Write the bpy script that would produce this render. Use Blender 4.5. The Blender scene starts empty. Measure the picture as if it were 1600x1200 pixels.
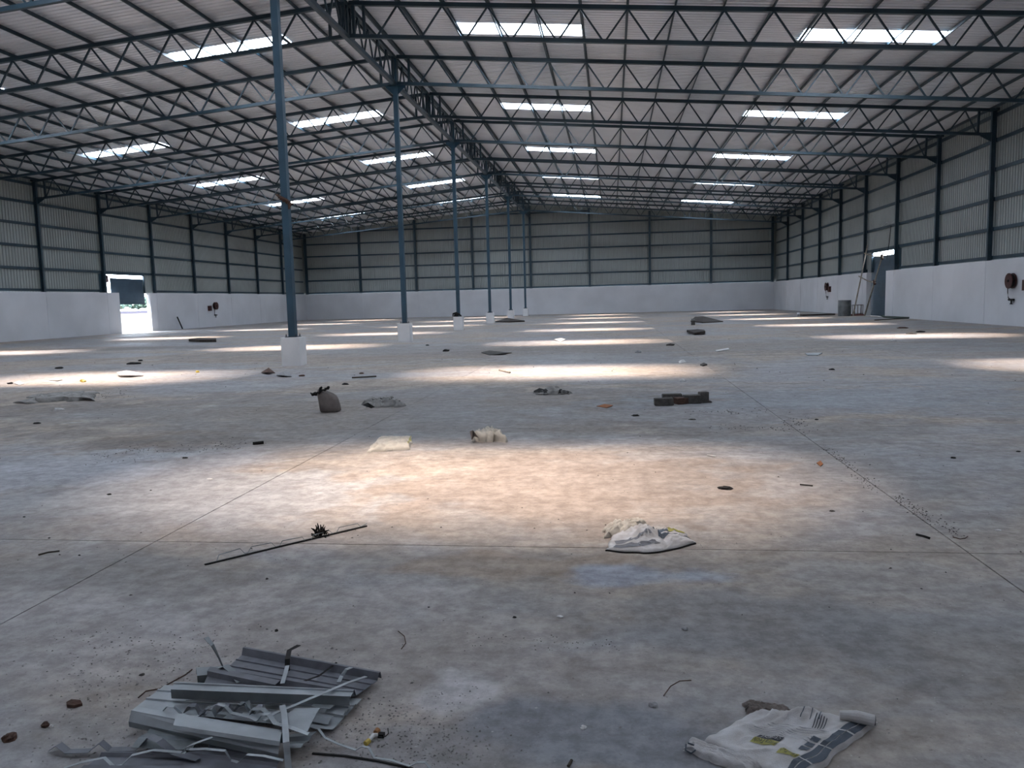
import bpy, math, random
from mathutils import Vector, noise
from math import sin, cos, pi
random.seed(7)
sc = bpy.context.scene
COL = sc.collection

# ------------------------------------------------------------------ camera
EYE = Vector((0, 0, 1.6467))
FPX, PITCH, YAW, ROLL = 1229.086, -0.106, -0.128, 0.0256
def ray(u, v):
    a, b = (u - 800) / FPX, (600 - v) / FPX
    c, s = cos(ROLL), sin(ROLL); x = c * a + s * b; up = -s * a + c * b
    c, s = cos(PITCH), sin(PITCH); y = c - s * up; z = s + c * up
    c, s = cos(YAW), sin(YAW)
    return Vector((c * x + s * y, -s * x + c * y, z))
def spot(u, v, z=0.0):
    """point of the horizontal plane at height z seen in the photograph at u, v"""
    d = ray(u, v)
    return EYE + d * ((z - EYE.z) / d.z)
cam = bpy.data.cameras.new('camera'); camo = bpy.data.objects.new('camera', cam); COL.objects.link(camo)
cam.sensor_width = 36; cam.lens = 36 * FPX / 1600; cam.clip_end = 2000
fw = ray(800, 600); rt = ray(801, 600) - ray(800, 600); upv = ray(800, 599) - ray(800, 600)
rt.normalize(); upv.normalize(); fw.normalize()
from mathutils import Matrix
camo.matrix_world = Matrix(((rt.x, upv.x, -fw.x, EYE.x), (rt.y, upv.y, -fw.y, EYE.y), (rt.z, upv.z, -fw.z, EYE.z), (0, 0, 0, 1)))
sc.camera = camo

# ------------------------------------------------------------------ world, sun, exposure
w = bpy.data.worlds.new('sky'); sc.world = w; w.use_nodes = True
bg = w.node_tree.nodes['Background']
bg.inputs[0].default_value = (0.77, 0.865, 1.0, 1); bg.inputs[1].default_value = 18.0
sun = bpy.data.lights.new('sun', 'SUN'); sun.energy = 42.0; sun.angle = math.radians(17); sun.color = (1.0, 0.79, 0.65)
suno = bpy.data.objects.new('sun', sun); COL.objects.link(suno)
suno.location = (0, 0, 60)
suno.rotation_euler = Vector((1.9, -0.1, -11.6)).to_track_quat('-Z', 'Y').to_euler()
sc.view_settings.view_transform = 'Standard'; sc.view_settings.look = 'None'
sc.view_settings.gamma = 1; sc.view_settings.use_curve_mapping = False
sc.view_settings.exposure = 0.2
sc.cycles.max_bounces = 8; sc.cycles.diffuse_bounces = 5; sc.cycles.glossy_bounces = 2
sc.cycles.transparent_max_bounces = 8; sc.cycles.caustics_reflective = False; sc.cycles.caustics_refractive = False
sc.cycles.sample_clamp_indirect = 20.0

# ------------------------------------------------------------------ dimensions (metres)
XR, A, S, Y0 = -8.816, 25.9, 6.0, 21.0       # ridge line, half width, truss spacing, first pier
XL, XRT = XR - A, XR + A
YN, YF = -3.0, 87.0
HB = 2.89                                      # plastered wall
PITCHW = 1.2                                   # sheet width
def ztop(d): return 11.80 - 0.0843 * d         # truss top chord centre, d = distance from the ridge
def zroof(d): return ztop(d) + 0.225
NODES = [1.77 + 1.535 * n for n in range(16)]
SKY = [(NODES[1], NODES[4]), (NODES[9], NODES[12])]

# ------------------------------------------------------------------ materials
def mat(name, col, rough=0.7, metal=0.0, var=0.0, scale=6.0, bump=0.0, bscale=40.0, col2=None, spec=0.4):
    m = bpy.data.materials.new(name); m.use_nodes = True
    nt = m.node_tree; b = nt.nodes['Principled BSDF']
    b.inputs['Base Color'].default_value = (*col, 1); b.inputs['Roughness'].default_value = rough
    b.inputs['Metallic'].default_value = metal; b.inputs['Specular IOR Level'].default_value = spec
    g = nt.nodes.new('ShaderNodeNewGeometry')
    if var:
        n = nt.nodes.new('ShaderNodeTexNoise'); n.inputs['Scale'].default_value = scale; n.inputs['Detail'].default_value = 5
        r = nt.nodes.new('ShaderNodeValToRGB'); c2 = col2 or tuple(c * (1 - var) for c in col)
        r.color_ramp.elements[0].position = .35; r.color_ramp.elements[0].color = (*c2, 1)
        r.color_ramp.elements[1].position = .65; r.color_ramp.elements[1].color = (*col, 1)
        nt.links.new(g.outputs['Position'], n.inputs['Vector']); nt.links.new(n.outputs[0], r.inputs[0]); nt.links.new(r.outputs[0], b.inputs['Base Color'])
    if bump:
        n2 = nt.nodes.new('ShaderNodeTexNoise'); n2.inputs['Scale'].default_value = bscale; n2.inputs['Detail'].default_value = 4
        bp = nt.nodes.new('ShaderNodeBump'); bp.inputs['Strength'].default_value = bump; bp.inputs['Distance'].default_value = .02
        nt.links.new(g.outputs['Position'], n2.inputs['Vector']); nt.links.new(n2.outputs[0], bp.inputs['Height']); nt.links.new(bp.outputs[0], b.inputs['Normal'])
    return m
STEEL = mat('blue grey painted steel', (0.028, 0.062, 0.088), .45, 0, .35, .8, spec=.5)
STEELC = mat('blue painted column steel', (0.020, 0.065, 0.105), .5, 0, .25, 1.5, spec=.5)
BOLT = mat('dark bolt steel', (.03, .035, .04), .5)
ROOFM = mat('galvanised roof sheet underside', (.88, .90, .94), .33, .30, .10, .5, spec=.6)
WALLM = mat('grey green wall sheet', (.33, .36, .352), .5, .0, .12, .35, spec=.4)
PLAST = mat('white painted plaster', (.69, .70, .735), .85, 0, .12, .45, .15, 8)
PEDM = mat('white painted concrete', (.76, .76, .77), .8, 0, .06, 3, .2, 30)
SHUT = mat('blue grey shutter steel', (.05, .09, .13), .45, 0, .15, 2)
LSTEEL = mat('light coated steel offcut', (.36, .40, .43), .38, .1, .25, 9, spec=.6)
DSTEEL = mat('dark grey primed steel', (.16, .17, .20), .5, .1, .3, 14)
MSTEEL = mat('mid grey steel strip', (.22, .25, .27), .45, .1, .3, 12)
BAGW = mat('white woven sack', (.60, .60, .615), .75, 0, .22, 14, .35, 300, (.45, .435, .43))
BAGC = mat('cream woven sack', (.58, .54, .47), .8, 0, .25, 9, .35, 200)
BAGD = mat('dusty grey woven sack', (.33, .32, .31), .85, 0, .45, 8, .4, 150)
BAGB = mat('brown grey woven sack', (.22, .19, .175), .9, 0, .3, 9, .5, 150)
INKG = mat('dark slate print', (.07, .09, .12), .6, 0, .2, 20)
INKY = mat('yellow print', (.36, .34, .09), .6, 0, .2, 30)
INKK = mat('black print', (.03, .035, .045), .6)
INK_SHADE = mat('grey fine print and fold shade', (.20, .21, .235), .7)
RED = mat('dark red fire paint', (.055, .010, .010), .5, 0, .3, 5)
DARK = mat('blackened rag and shade', (.012, .011, .011), .9, 0, .4, 30)
RUST = mat('rusty brown', (.075, .035, .022), .8, 0, .5, 15)
BRICKM = mat('fired clay brick', (.11, .06, .045), .9, 0, .4, 20, .5, 60)
BLOCKM = mat('grey cement block', (.10, .095, .09), .95, 0, .45, 15, .6, 50)
STONE = mat('grey stone', (.34, .34, .35), .9, 0, .35, 15, .5, 60)
WSTONE = mat('white plaster chip', (.70, .70, .70), .85, 0, .2, 20)
BAMBOO = mat('weathered bamboo', (.33, .29, .24), .8, 0, .4, 6)
WOOD = mat('dark wet timber', (.045, .035, .03), .8, 0, .4, 10)
GREENT = mat('dark green tarpaulin', (.03, .055, .045), .7, 0, .4, 4)
DRUM = mat('grey galvanised drum', (.20, .22, .23), .55, .2, .45, 2.0)
YEL = mat('yellow plastic', (.62, .46, .10), .5, 0, .2, 10)
ORNG = mat('dry orange leaf', (.30, .12, .05), .8)
GRAV = mat('loose gravel', (.36, .345, .34), .95, 0, .65, 9.0)
CRUMB = mat('dark mortar crumbs', (.09, .08, .075), .95, 0, .5, 9.0)
SOIL = mat('pale sandy soil', (.018, .0135, .0075), .95, 0, .25, .3)
LEAF = mat('hazy green leaves', (.045, .08, .06), .9, 0, .3, 1)
BARK = mat('tree bark', (.05, .04, .03), .9)
PINKW = mat('pale mauve render', (.055, .048, .065), .9, 0, .15, 1)

def skylight_material(name, tr):
    m = bpy.data.materials.new(name); m.use_nodes = True; nt = m.node_tree; nt.nodes.clear()
    o = nt.nodes.new('ShaderNodeOutputMaterial'); mx = nt.nodes.new('ShaderNodeMixShader')
    t = nt.nodes.new('ShaderNodeBsdfTransparent'); t.inputs[0].default_value = (.93 * tr, .97 * tr, tr, 1)
    d = nt.nodes.new('ShaderNodeBsdfTranslucent'); d.inputs[0].default_value = (.85, .93, 1, 1)
    mx.inputs[0].default_value = .2
    nt.links.new(t.outputs[0], mx.inputs[1]); nt.links.new(d.outputs[0], mx.inputs[2]); nt.links.new(mx.outputs[0], o.inputs[0])
    return m
SKYM = skylight_material('translucent roof sheet', 1.0); SKYD = skylight_material('dimmed translucent roof sheet', .62)  # second sheet is dimmed for the unseen first row, weakening its floor light

def floor_material():
    m = bpy.data.materials.new('dusty concrete floor'); m.use_nodes = True; nt = m.node_tree
    L = nt.links.new; N = nt.nodes.new; b = nt.nodes['Principled BSDF']
    pos = N('ShaderNodeNewGeometry').outputs['Position']
    def sv(v, sc_):
        n = N('ShaderNodeVectorMath'); n.operation = 'MULTIPLY'; L(v, n.inputs[0]); n.inputs[1].default_value = sc_; return n.outputs[0]
    def nz(vec, scale, det=6, rough=.6, dist=0.0):
        n = N('ShaderNodeTexNoise'); n.inputs['Scale'].default_value = scale; n.inputs['Detail'].default_value = det
        n.inputs['Roughness'].default_value = rough; n.inputs['Distortion'].default_value = dist; L(vec, n.inputs['Vector']); return n.outputs[0]
    def mr(v, a, b_, c=0.0, d=1.0, smooth=True):
        n = N('ShaderNodeMapRange'); n.interpolation_type = 'SMOOTHSTEP' if smooth else 'LINEAR'
        L(v, n.inputs[0]); n.inputs[1].default_value = a; n.inputs[2].default_value = b_; n.inputs[3].default_value = c; n.inputs[4].default_value = d; return n.outputs[0]
    def ma(op, a, b_):
        n = N('ShaderNodeMath'); n.operation = op
        for i, q in enumerate((a, b_)):
            if isinstance(q, (int, float)): n.inputs[i].default_value = q
            else: L(q, n.inputs[i])
        return n.outputs[0]
    def mix(f, c1, c2, mode='MIX'):
        n = N('ShaderNodeMix'); n.data_type = 'RGBA'; n.blend_type = mode
        if isinstance(f, (int, float)): n.inputs[0].default_value = f
        else: L(f, n.inputs[0])
        for i, q in ((6, c1), (7, c2)):
            if isinstance(q, tuple): n.inputs[i].default_value = (*q, 1)
            else: L(q, n.inputs[i])
        return n.outputs[2]
    warp = nz(pos, .9, 5, .65)
    big = nz(sv(pos, (.16, .26, 0)), 1.0, 7, .62, .6)
    med = nz(sv(pos, (.9, 1.5, 0)), 1.0, 7, .68, .4)
    c = mix(mr(big, .40, .60), (.300, .305, .325), (.400, .350, .305))
    c = mix(ma('MULTIPLY', mr(med, .50, .66), .55), c, (.235, .215, .20))
    c = mix(ma('MULTIPLY', mr(nz(sv(pos, (.5, 1.1, 0)), 1.3, 6, .6, .5), .55, .70), .6), c, (.42, .425, .44))
    # slab stains, plus blobs painting shade between light pools and a brighter foreground: centre u, v in the photograph -> place on the floor, radii in metres
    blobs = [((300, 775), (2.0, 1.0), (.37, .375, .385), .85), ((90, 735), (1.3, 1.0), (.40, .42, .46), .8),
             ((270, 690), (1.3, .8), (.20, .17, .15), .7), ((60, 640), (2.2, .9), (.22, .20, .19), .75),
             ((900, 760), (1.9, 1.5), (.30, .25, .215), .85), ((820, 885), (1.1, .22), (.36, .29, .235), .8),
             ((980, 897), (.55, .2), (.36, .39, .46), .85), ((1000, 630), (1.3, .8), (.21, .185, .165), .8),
             ((700, 640), (8.5, 3.2), (.205, .195, .195), .6), ((900, 545), (15, 4.5), (.235, .225, .22), .55), ((250, 980), (1.9, .8), (.42, .40, .395), .6),  # wide dark bands between the pools and the foreground lift, painted as tone
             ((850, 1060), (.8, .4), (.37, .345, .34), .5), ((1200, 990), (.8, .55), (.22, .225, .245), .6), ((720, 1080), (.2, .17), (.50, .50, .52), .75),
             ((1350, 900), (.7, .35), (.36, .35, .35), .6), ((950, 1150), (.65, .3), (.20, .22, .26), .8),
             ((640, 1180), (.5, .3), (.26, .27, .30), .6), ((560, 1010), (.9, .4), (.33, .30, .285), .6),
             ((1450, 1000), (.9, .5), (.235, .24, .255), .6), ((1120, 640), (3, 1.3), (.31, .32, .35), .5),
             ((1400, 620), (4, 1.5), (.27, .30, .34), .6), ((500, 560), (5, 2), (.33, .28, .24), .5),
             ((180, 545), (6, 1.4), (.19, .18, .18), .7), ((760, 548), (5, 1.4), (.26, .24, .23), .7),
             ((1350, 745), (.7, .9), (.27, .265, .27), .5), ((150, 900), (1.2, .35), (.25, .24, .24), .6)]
    sx = N('ShaderNodeSeparateXYZ'); L(pos, sx.inputs[0])
    wn = N('ShaderNodeTexNoise'); wn.inputs['Scale'].default_value = 1.7; wn.inputs['Detail'].default_value = 6; L(pos, wn.inputs['Vector'])
    wsep = N('ShaderNodeSeparateColor'); L(wn.outputs['Color'], wsep.inputs[0])
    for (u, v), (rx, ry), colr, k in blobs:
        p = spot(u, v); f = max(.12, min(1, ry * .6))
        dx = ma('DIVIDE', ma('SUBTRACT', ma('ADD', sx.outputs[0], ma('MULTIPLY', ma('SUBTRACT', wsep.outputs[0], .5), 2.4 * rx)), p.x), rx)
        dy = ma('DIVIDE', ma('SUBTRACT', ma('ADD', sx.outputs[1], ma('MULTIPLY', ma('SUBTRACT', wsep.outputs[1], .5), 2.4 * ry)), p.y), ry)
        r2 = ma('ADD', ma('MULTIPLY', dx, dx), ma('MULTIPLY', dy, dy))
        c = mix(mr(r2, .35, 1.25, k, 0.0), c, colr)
    # wear: brushed streaks, crumbs of dust, fine grain
    st = nz(sv(pos, (1.0, 4.0, 0)), 1.2, 8, .75, .5)
    c = mix(.35, c, mix(mr(st, .3, .7), (.70, .68, .66), (1.14, 1.14, 1.14)), 'MULTIPLY')
    c = mix(.6, c, mix(mr(nz(pos, 2.6, 8, .72, .3), .34, .62), (.72, .70, .69), (1.10, 1.10, 1.10)), 'MULTIPLY')
    fine = nz(pos, 9, 8, .75)
    c = mix(.75, c, mix(mr(fine, .34, .66), (.66, .64, .63), (1.20, 1.19, 1.18)), 'MULTIPLY')
    sp = nz(pos, 45, 3, .6)
    c = mix(ma('MULTIPLY', mr(sp, .66, .72), .7), c, (.13, .115, .105))
    c = mix(ma('MULTIPLY', mr(nz(pos, 33, 3, .6), .68, .74), .6), c, (.50, .49, .48))
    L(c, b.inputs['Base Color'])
    L(mr(big, .35, .65, .55, .85), b.inputs['Roughness']); b.inputs['Specular IOR Level'].default_value = .35
    h = ma('ADD', ma('MULTIPLY', fine, .6), ma('MULTIPLY', nz(pos, 60, 4, .6), .4))
    bp = N('ShaderNodeBump'); bp.inputs['Strength'].default_value = .30; bp.inputs['Distance'].default_value = .012
    L(h, bp.inputs['Height']); L(bp.outputs[0], b.inputs['Normal'])
    return m
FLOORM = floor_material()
JOINT = mat('dark joint filler', (.07, .065, .06), .95)

# ------------------------------------------------------------------ mesh helpers
class MB:
    def __init__(s): s.v = []; s.f = []
    def add(s, vs, fs):
        o = len(s.v); s.v += [tuple(p) for p in vs]; s.f += [tuple(o + i for i in f) for f in fs]; return s
    def box(s, x0, x1, y0, y1, z0, z1):
        return s.add([(x, y, z) for z in (z0, z1) for y in (y0, y1) for x in (x0, x1)],
                     [(0, 2, 3, 1), (4, 5, 7, 6), (0, 1, 5, 4), (2, 6, 7, 3), (0, 4, 6, 2), (1, 3, 7, 5)])
    def bar(s, a, b, w_, h_=None, up=(0, 0, 1)):
        a, b = Vector(a), Vector(b); d = (b - a).normalized(); up = Vector(up)
        if abs(d.dot(up)) > .98: up = Vector((0, 1, 0))
        x = d.cross(up).normalized(); y = x.cross(d); h_ = h_ or w_
        vs = [p + x * (i * w_ / 2) + y * (j * h_ / 2) for p in (a, b) for i, j in ((-1, -1), (1, -1), (1, 1), (-1, 1))]
        return s.add(vs, [(0, 1, 2, 3), (7, 6, 5, 4), (0, 4, 5, 1), (1, 5, 6, 2), (2, 6, 7, 3), (3, 7, 4, 0)])
    def tube(s, pts, r, n=8):
        pts = [Vector(p) for p in pts]; rr = r if isinstance(r, (list, tuple)) else [r] * len(pts); o = len(s.v)
        for i, p in enumerate(pts):
            d = (pts[min(i + 1, len(pts) - 1)] - pts[max(i - 1, 0)]).normalized()
            up = Vector((0, 0, 1)) if abs(d.z) < .95 else Vector((0, 1, 0))
            x = d.cross(up).normalized(); y = x.cross(d)
            for k in range(n): s.v.append(tuple(p + (x * cos(2 * pi * k / n) + y * sin(2 * pi * k / n)) * rr[i]))
        for i in range(len(pts) - 1):
            for k in range(n): s.f.append((o + i * n + k, o + i * n + (k + 1) % n, o + (i + 1) * n + (k + 1) % n, o + (i + 1) * n + k))
        s.f.append(tuple(o + k for k in range(n))[::-1]); s.f.append(tuple(o + (len(pts) - 1) * n + k for k in range(n)))
        return s
    def prism(s, poly, z0, z1):
        n = len(poly)
        return s.add([(p[0], p[1], z0 + (p[2] if len(p) > 2 else 0)) for p in poly] + [(p[0], p[1], z1 + (p[2] if len(p) > 2 else 0)) for p in poly],
                     [tuple(range(n))[::-1], tuple(range(n, 2 * n))] + [(i, (i + 1) % n, n + (i + 1) % n, n + i) for i in range(n)])
    def lathe(s, prof, n=20, c=(0, 0, 0)):
        o = len(s.v)
        for r, z in prof:
            for k in range(n): s.v.append((c[0] + r * cos(2 * pi * k / n), c[1] + r * sin(2 * pi * k / n), c[2] + z))
        for i in range(len(prof) - 1):
            for k in range(n): s.f.append((o + i * n + k, o + i * n + (k + 1) % n, o + (i + 1) * n + (k + 1) % n, o + (i + 1) * n + k))
        return s
    def mesh(s, name, m, smooth=False):
        me = bpy.data.meshes.new(name); me.from_pydata(s.v, [], s.f); me.materials.append(m); me.update()
        if smooth:
            for p in me.polygons: p.use_smooth = True
        return me
    def build(s, name, m, parent=None, loc=(0, 0, 0), smooth=False):
        return put(name, s.mesh(name, m, smooth), parent, loc)
def put(name, me, parent=None, loc=(0, 0, 0), rot=(0, 0, 0), scale=None):
    o = bpy.data.objects.new(name, me); COL.objects.link(o); o.parent = parent; o.location = loc; o.rotation_euler = rot
    if scale: o.scale = scale
    return o
def tag(o, label, cat, group=None, kind=None):
    if label: o['label'] = label
    if cat: o['category'] = cat
    if group: o['group'] = group
    if kind: o['kind'] = kind
    return o
def thing(name, label, cat, loc=(0, 0, 0), group=None, rz=0):
    o = bpy.data.objects.new(name, None); COL.objects.link(o); o.location = loc; o.rotation_euler = (0, 0, rz)
    o.empty_display_size = .2
    return tag(o, label, cat, group)
def struct(name, mb, m): o = mb.build(name, m); o['kind'] = 'structure'; return o
ORD = ['nearest', 'second', 'third', 'fourth', 'fifth', 'sixth', 'seventh', 'eighth', 'ninth', 'tenth', 'eleventh', 'twelfth', 'thirteenth']

# ------------------------------------------------------------------ floor: base, cast slabs with joints
fl = struct('floor', MB().box(XL - .25, XRT + .25, YN - .2, YF + .25, -.30, -.012), JOINT)
xs = [XL - .2] + [2.2 + 5.45 * i for i in range(-6, 3)] + [XRT + .2]
ys = [YN - .1, .25] + [5.1 + 4.87 * i for i in range(0, 17)] + [YF + .2]
J = .0045
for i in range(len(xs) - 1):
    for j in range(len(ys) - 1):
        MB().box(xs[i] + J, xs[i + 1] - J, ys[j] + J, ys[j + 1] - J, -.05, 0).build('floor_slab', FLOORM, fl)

# ------------------------------------------------------------------ corrugated sheets
def profile(width, pitch=.24, h=.05):
    pts = []; n = int(round(width / pitch))
    for i in range(n):
        x = i * pitch
        pts += [(x, 0), (x + pitch * .64, 0), (x + pitch * .74, h), (x + pitch * .90, h)]
    pts.append((width, 0)); return pts
PR = profile(PITCHW)
def roof_mesh(d0, d1, m):
    mb = MB(); n = len(PR)
    for d in (d0, d1):
        for y, h in PR: mb.v.append((d, y, zroof(d) + h))
    for i in range(n - 1): mb.f.append((i, i + 1, n + i + 1, n + i))
    return mb.mesh('roof_sheet', m)
ceil_ = struct('ceiling', MB().box(XR - .22, XR + .22, YN - .2, YF + .2, zroof(0) + .02, zroof(0) + .05), ROOFM)   # ridge cap
D1 = A + .55
full = roof_mesh(.0, D1, ROOFM)
segs = [roof_mesh(a, b, ROOFM) for a, b in ((.0, SKY[0][0]), (SKY[0][1], SKY[1][0]), (SKY[1][1], D1))]
skym = [roof_mesh(a, b, SKYM) for a, b in SKY]; skyd = [roof_mesh(a, b, SKYD) for a, b in SKY]
for side in (1, -1):
    for i in range(76):
        y = YN + PITCHW * i
        loc = (XR, y, 0) if side == 1 else (XR, y + PITCHW, 0)
        rot = (0, 0, 0 if side == 1 else pi)
        if i % 10 == 7 and i > 7 or i == 8:
            for me in segs: put('roof_sheet', me, ceil_, loc, rot)
            for q, me in enumerate(skyd if i == 8 else skym):
                s_ = put('skylight', me, None, loc, rot)
                row = i // 10
                if row < 2:
                    tag(s_, f"skylight out of view, {['upper','lower'][q]} row, {'right' if side == 1 else 'left'} roof slope, {['by the near end wall','above the viewer'][row]}", 'skylight', 'translucent skylight strips in the roof')
                else:
                    tag(s_, f"{['frosted white','bright white'][q]} skylight strip, {['upper','lower'][q]} row of the {'right' if side == 1 else 'left'} roof slope, {ORD[row-2]} going away", 'skylight', 'translucent skylight strips in the roof')
                # daylight portal lying just under the pane
                pl = bpy.data.lights.new('daylight_portal', 'AREA'); pl.shape = 'RECTANGLE'; pl.size = SKY[q][1] - SKY[q][0]; pl.size_y = PITCHW
                pl.cycles.is_portal = True
                po = bpy.data.objects.new('daylight_portal', pl); COL.objects.link(po)
                dm = (SKY[q][0] + SKY[q][1]) / 2
                po.location = (XR + side * dm, y + PITCHW / 2, zroof(dm) - .03); po.rotation_euler = (0, side * math.atan(.0843), 0)
        else:
            put('roof_sheet', full, ceil_, loc, rot)

# purlins: cold-formed Z sections running the length of the shed
def zsec(y0, y1):
    mb = MB(); t = .004
    mb.box(-.003, .003, y0, y1, 0, .14); mb.box(0, .05, y0, y1, .136, .142); mb.box(-.045, 0, y0, y1, -.002, .004)
    mb.box(-.045, -.041, y0, y1, 0, .02); return mb
pme = zsec(YN, YF).mesh('purlin', STEEL)
for side in (1, -1):
    for d in [.32] + NODES + [A + .12]:
        put('purlin', pme, ceil_, (XR + side * d, 0 if side == 1 else YN + YF, ztop(d) + .06), (0, 0, 0 if side == 1 else pi))

# ------------------------------------------------------------------ walls
DOORY0, DOORY1 = 51.0, 55.8        # opening in the cladding
BY0, BY1 = 52.35, 56.15            # opening in the plastered wall
DZ = 4.17
def wall_sheet_mesh(z0, z1, z1b=None):
    mb = MB(); n = len(PR); z1b = z1 if z1b is None else z1b
    for k in (0, 1):
        for y, h in PR: mb.v.append((h, y, z0 if k == 0 else z1 + (z1b - z1) * y / PITCHW))
    for i in range(n - 1): mb.f.append((i, i + 1, n + i + 1, n + i))
    return mb.mesh('wall_sheet', WALLM)
ztw = zroof(A + .35)
wfull = wall_sheet_mesh(HB - .03, ztw); wdoor = wall_sheet_mesh(DZ, ztw)
GZ = [3.02, 4.32, 5.66, 6.98, 8.28]
def side_wall(side):
    name = 'wall_right' if side == 1 else 'wall_left'
    X = XRT if side == 1 else XL
    f = lambda a, b: (X + min(side * a, side * b), X + max(side * a, side * b))
    wl = struct(name, MB().box(*f(.02, .23), YN, BY0, -.3, HB - .01).box(*f(.02, .23), BY1, YF, -.3, HB - .01), PLAST)
    # plaster bays with recessed joints at every column
    edges = [YN + S * i for i in range(16)]
    for a, b in zip(edges, edges[1:]):
        parts = [(a, b)]
        if a < BY0 < b: parts = [(a, BY0)] + ([(BY1, b)] if BY1 < b else [])
        for c, d in parts:
            if d - c > .1: MB().box(*f(0, .03), c + .018, d - .018 if d not in (BY0,) else d, 0.0, HB).build('plaster_bay', PLAST, wl)
    for i in range(76):
        y = YN + PITCHW * i - (PITCHW - .43 if i == 75 else 0)
        inside = DOORY0 - .1 < y + .6 < DOORY1 + .1
        me = wdoor if inside else wfull
        if side == 1: put('wall_sheet', me, wl, (X + .31, y, 0))
        else: put('wall_sheet', me, wl, (X - .31, y + PITCHW, 0), (0, 0, pi))
    g = MB().box(0, .004, .0, S, 0, .16).box(0, .06, 0, S, 0, .004).box(0, .06, 0, S, .156, .16).mesh('girt', STEEL)
    gd = MB().box(0, .004, .0, S, 0, .16).box(0, .06, 0, S, 0, .004).mesh('girt', STEEL)
    for b in range(2, 15):
        y = YN + S * b
        for z in GZ + [ztw - .40]:
            if b == 9 and z < DZ: continue
            put('girt', g, wl, (X + side * .235, y if side == 1 else y + S, z - .08), (0, 0, 0 if side == 1 else pi))
    # door frame: lintel and jambs
    df = MB().box(*f(.20, .31), DOORY0 - .02, DOORY1 + .06, DZ, DZ + .09).box(*f(.20, .31), DOORY1, DOORY1 + .10, HB, DZ).box(*f(.26, .31), DOORY0 - .35, DOORY0 + .30, HB, DZ + .02)
    df.build('door_lintel', STEEL, wl)
    MB().box(*f(.0, .31), BY1 - .025, BY1 - .002, 0, HB).build('door_reveal', PLAST, wl)
    return wl
WR = side_wall(1); WL_ = side_wall(-1)

# wall columns: I sections standing on the plastered wall, cleats for the girts, cap plate
def wall_col_meshes():
    zt = ztop(A) - .02
    i_ = MB().box(.0, .012, -.08, .08, HB, zt).box(.188, .20, -.08, .08, HB, zt).box(.012, .188, -.005, .005, HB, zt).mesh('shaft', STEEL)
    b_ = MB().box(-.03, .24, -.13, .13, HB, HB + .02).mesh('base_plate', STEEL)
    c_ = MB().box(-.10, .30, -.10, .10, zt, zt + .10).mesh('cap_plate', STEEL)
    cl = MB().box(.14, .26, -.12, -.08, -.09, .09).mesh('girt_cleat', STEEL)
    return i_, b_, c_, cl
ci, cb, cc, ccl = wall_col_meshes()
for side, k0 in ((1, 2), (-1, 3)):
    for k in range(k0, 11):
        y = Y0 + k * S
        nm = 'right' if side == 1 else 'left'
        t = thing('wall_column', f"tall blue-grey steel column on the {nm} long wall, {ORD[10-k] if k<10 else 'closest'} {'counted ' if k<10 else ''}from the far corner", 'column',
                  ((XRT if side == 1 else XL) + side * .02, y, 0), 'steel columns standing on the long walls', 0 if side == 1 else pi)
        put('shaft', ci, t); put('base_plate', cb, t); put('cap_plate', cc, t)
        for z in GZ: put('girt_cleat', ccl, t, (0, 0, z))

# far end wall
fe = struct('wall_far', MB().box(XL - .2, XRT + .2, YF + .02, YF + .25, -.3, HB - .01), PLAST)
QX = [XR + A / 4 * i for i in range(-4, 5)]
for a, b in zip(QX, QX[1:]):
    MB().box(a + .018, b - .018, YF, YF + .03, 0, HB).build('plaster_bay', PLAST, fe)
for x in QX[1:-1]:
    MB().box(x - .10 if abs(x - XR) > 1 else x - .05, x + .22, YF - .035, YF + .01, 0, HB + .0).build('pilaster', PLAST, fe)
nsh = int(2 * (A + .36) / PITCHW) + 1
for i in range(nsh):
    x = XL - .31 + PITCHW * i
    z = lambda q: zroof(abs(q - XR)) + .0
    put('wall_sheet', wall_sheet_mesh(HB - .03, z(x + PITCHW), z(x)) if True else None, fe, (x + PITCHW, YF + .40, 0), (0, 0, pi / 2))
for a, b in zip(QX, QX[1:]):
    for z in (3.02, 4.42, 5.80, 7.16, 8.52, 9.85, 11.1):
        if z > ztop(min(abs(a - XR), abs(b - XR))) - .6 and z > 9.2: 
            if not (z < 10 and min(abs(a - XR), abs(b - XR)) < .1) and not (z < 10 and min(abs(a-XR),abs(b-XR)) < 7): continue
        if z > ztop(max(abs(a - XR), abs(b - XR))) - .15: continue
        MB().box(a, b, YF + .35, YF + .354, z - .08, z + .08).box(a, b, YF + .35, YF + .41, z - .08, z - .076).build('girt', STEEL, fe)
for n, x in enumerate(QX):
    zt = ztop(abs(x - XR)) + .1
    t = thing('end_wall_column', f"blue-grey steel column on the far end wall, {['in the left corner','second from the left corner','third from the left corner','fourth from the left corner','under the roof ridge','fourth from the right corner','third from the right corner','second from the right corner','in the right corner'][n]}", 'column', (x, YF + .02, 0), 'steel columns of the far end wall')
    xx = .12 if n == 0 else (-.12 if n == 8 else 0)
    MB().box(xx - .11, xx + .11, 0, .014, HB, zt).box(xx - .11, xx + .11, .286, .30, HB, zt).box(xx - .005, xx + .005, .014, .286, HB, zt).build('shaft', STEEL, t)
    MB().box(xx - .16, xx + .16, -.03, .33, HB, HB + .02).build('base_plate', STEEL, t)

for X, ry in ((XL - .5, -pi / 2), (XRT + .5, pi / 2)):
    pl = bpy.data.lights.new('doorway_portal', 'AREA'); pl.shape = 'RECTANGLE'; pl.size = 4.3; pl.size_y = 5.0; pl.cycles.is_portal = True
    po = bpy.data.objects.new('doorway_portal', pl); COL.objects.link(po); po.location = (X, 53.6, 2.1); po.rotation_euler = (0, ry, 0)
    po.rotation_euler = Vector((1 if X < XR else -1, 0, 0)).to_track_quat('-Z', 'Y').to_euler()
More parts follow.
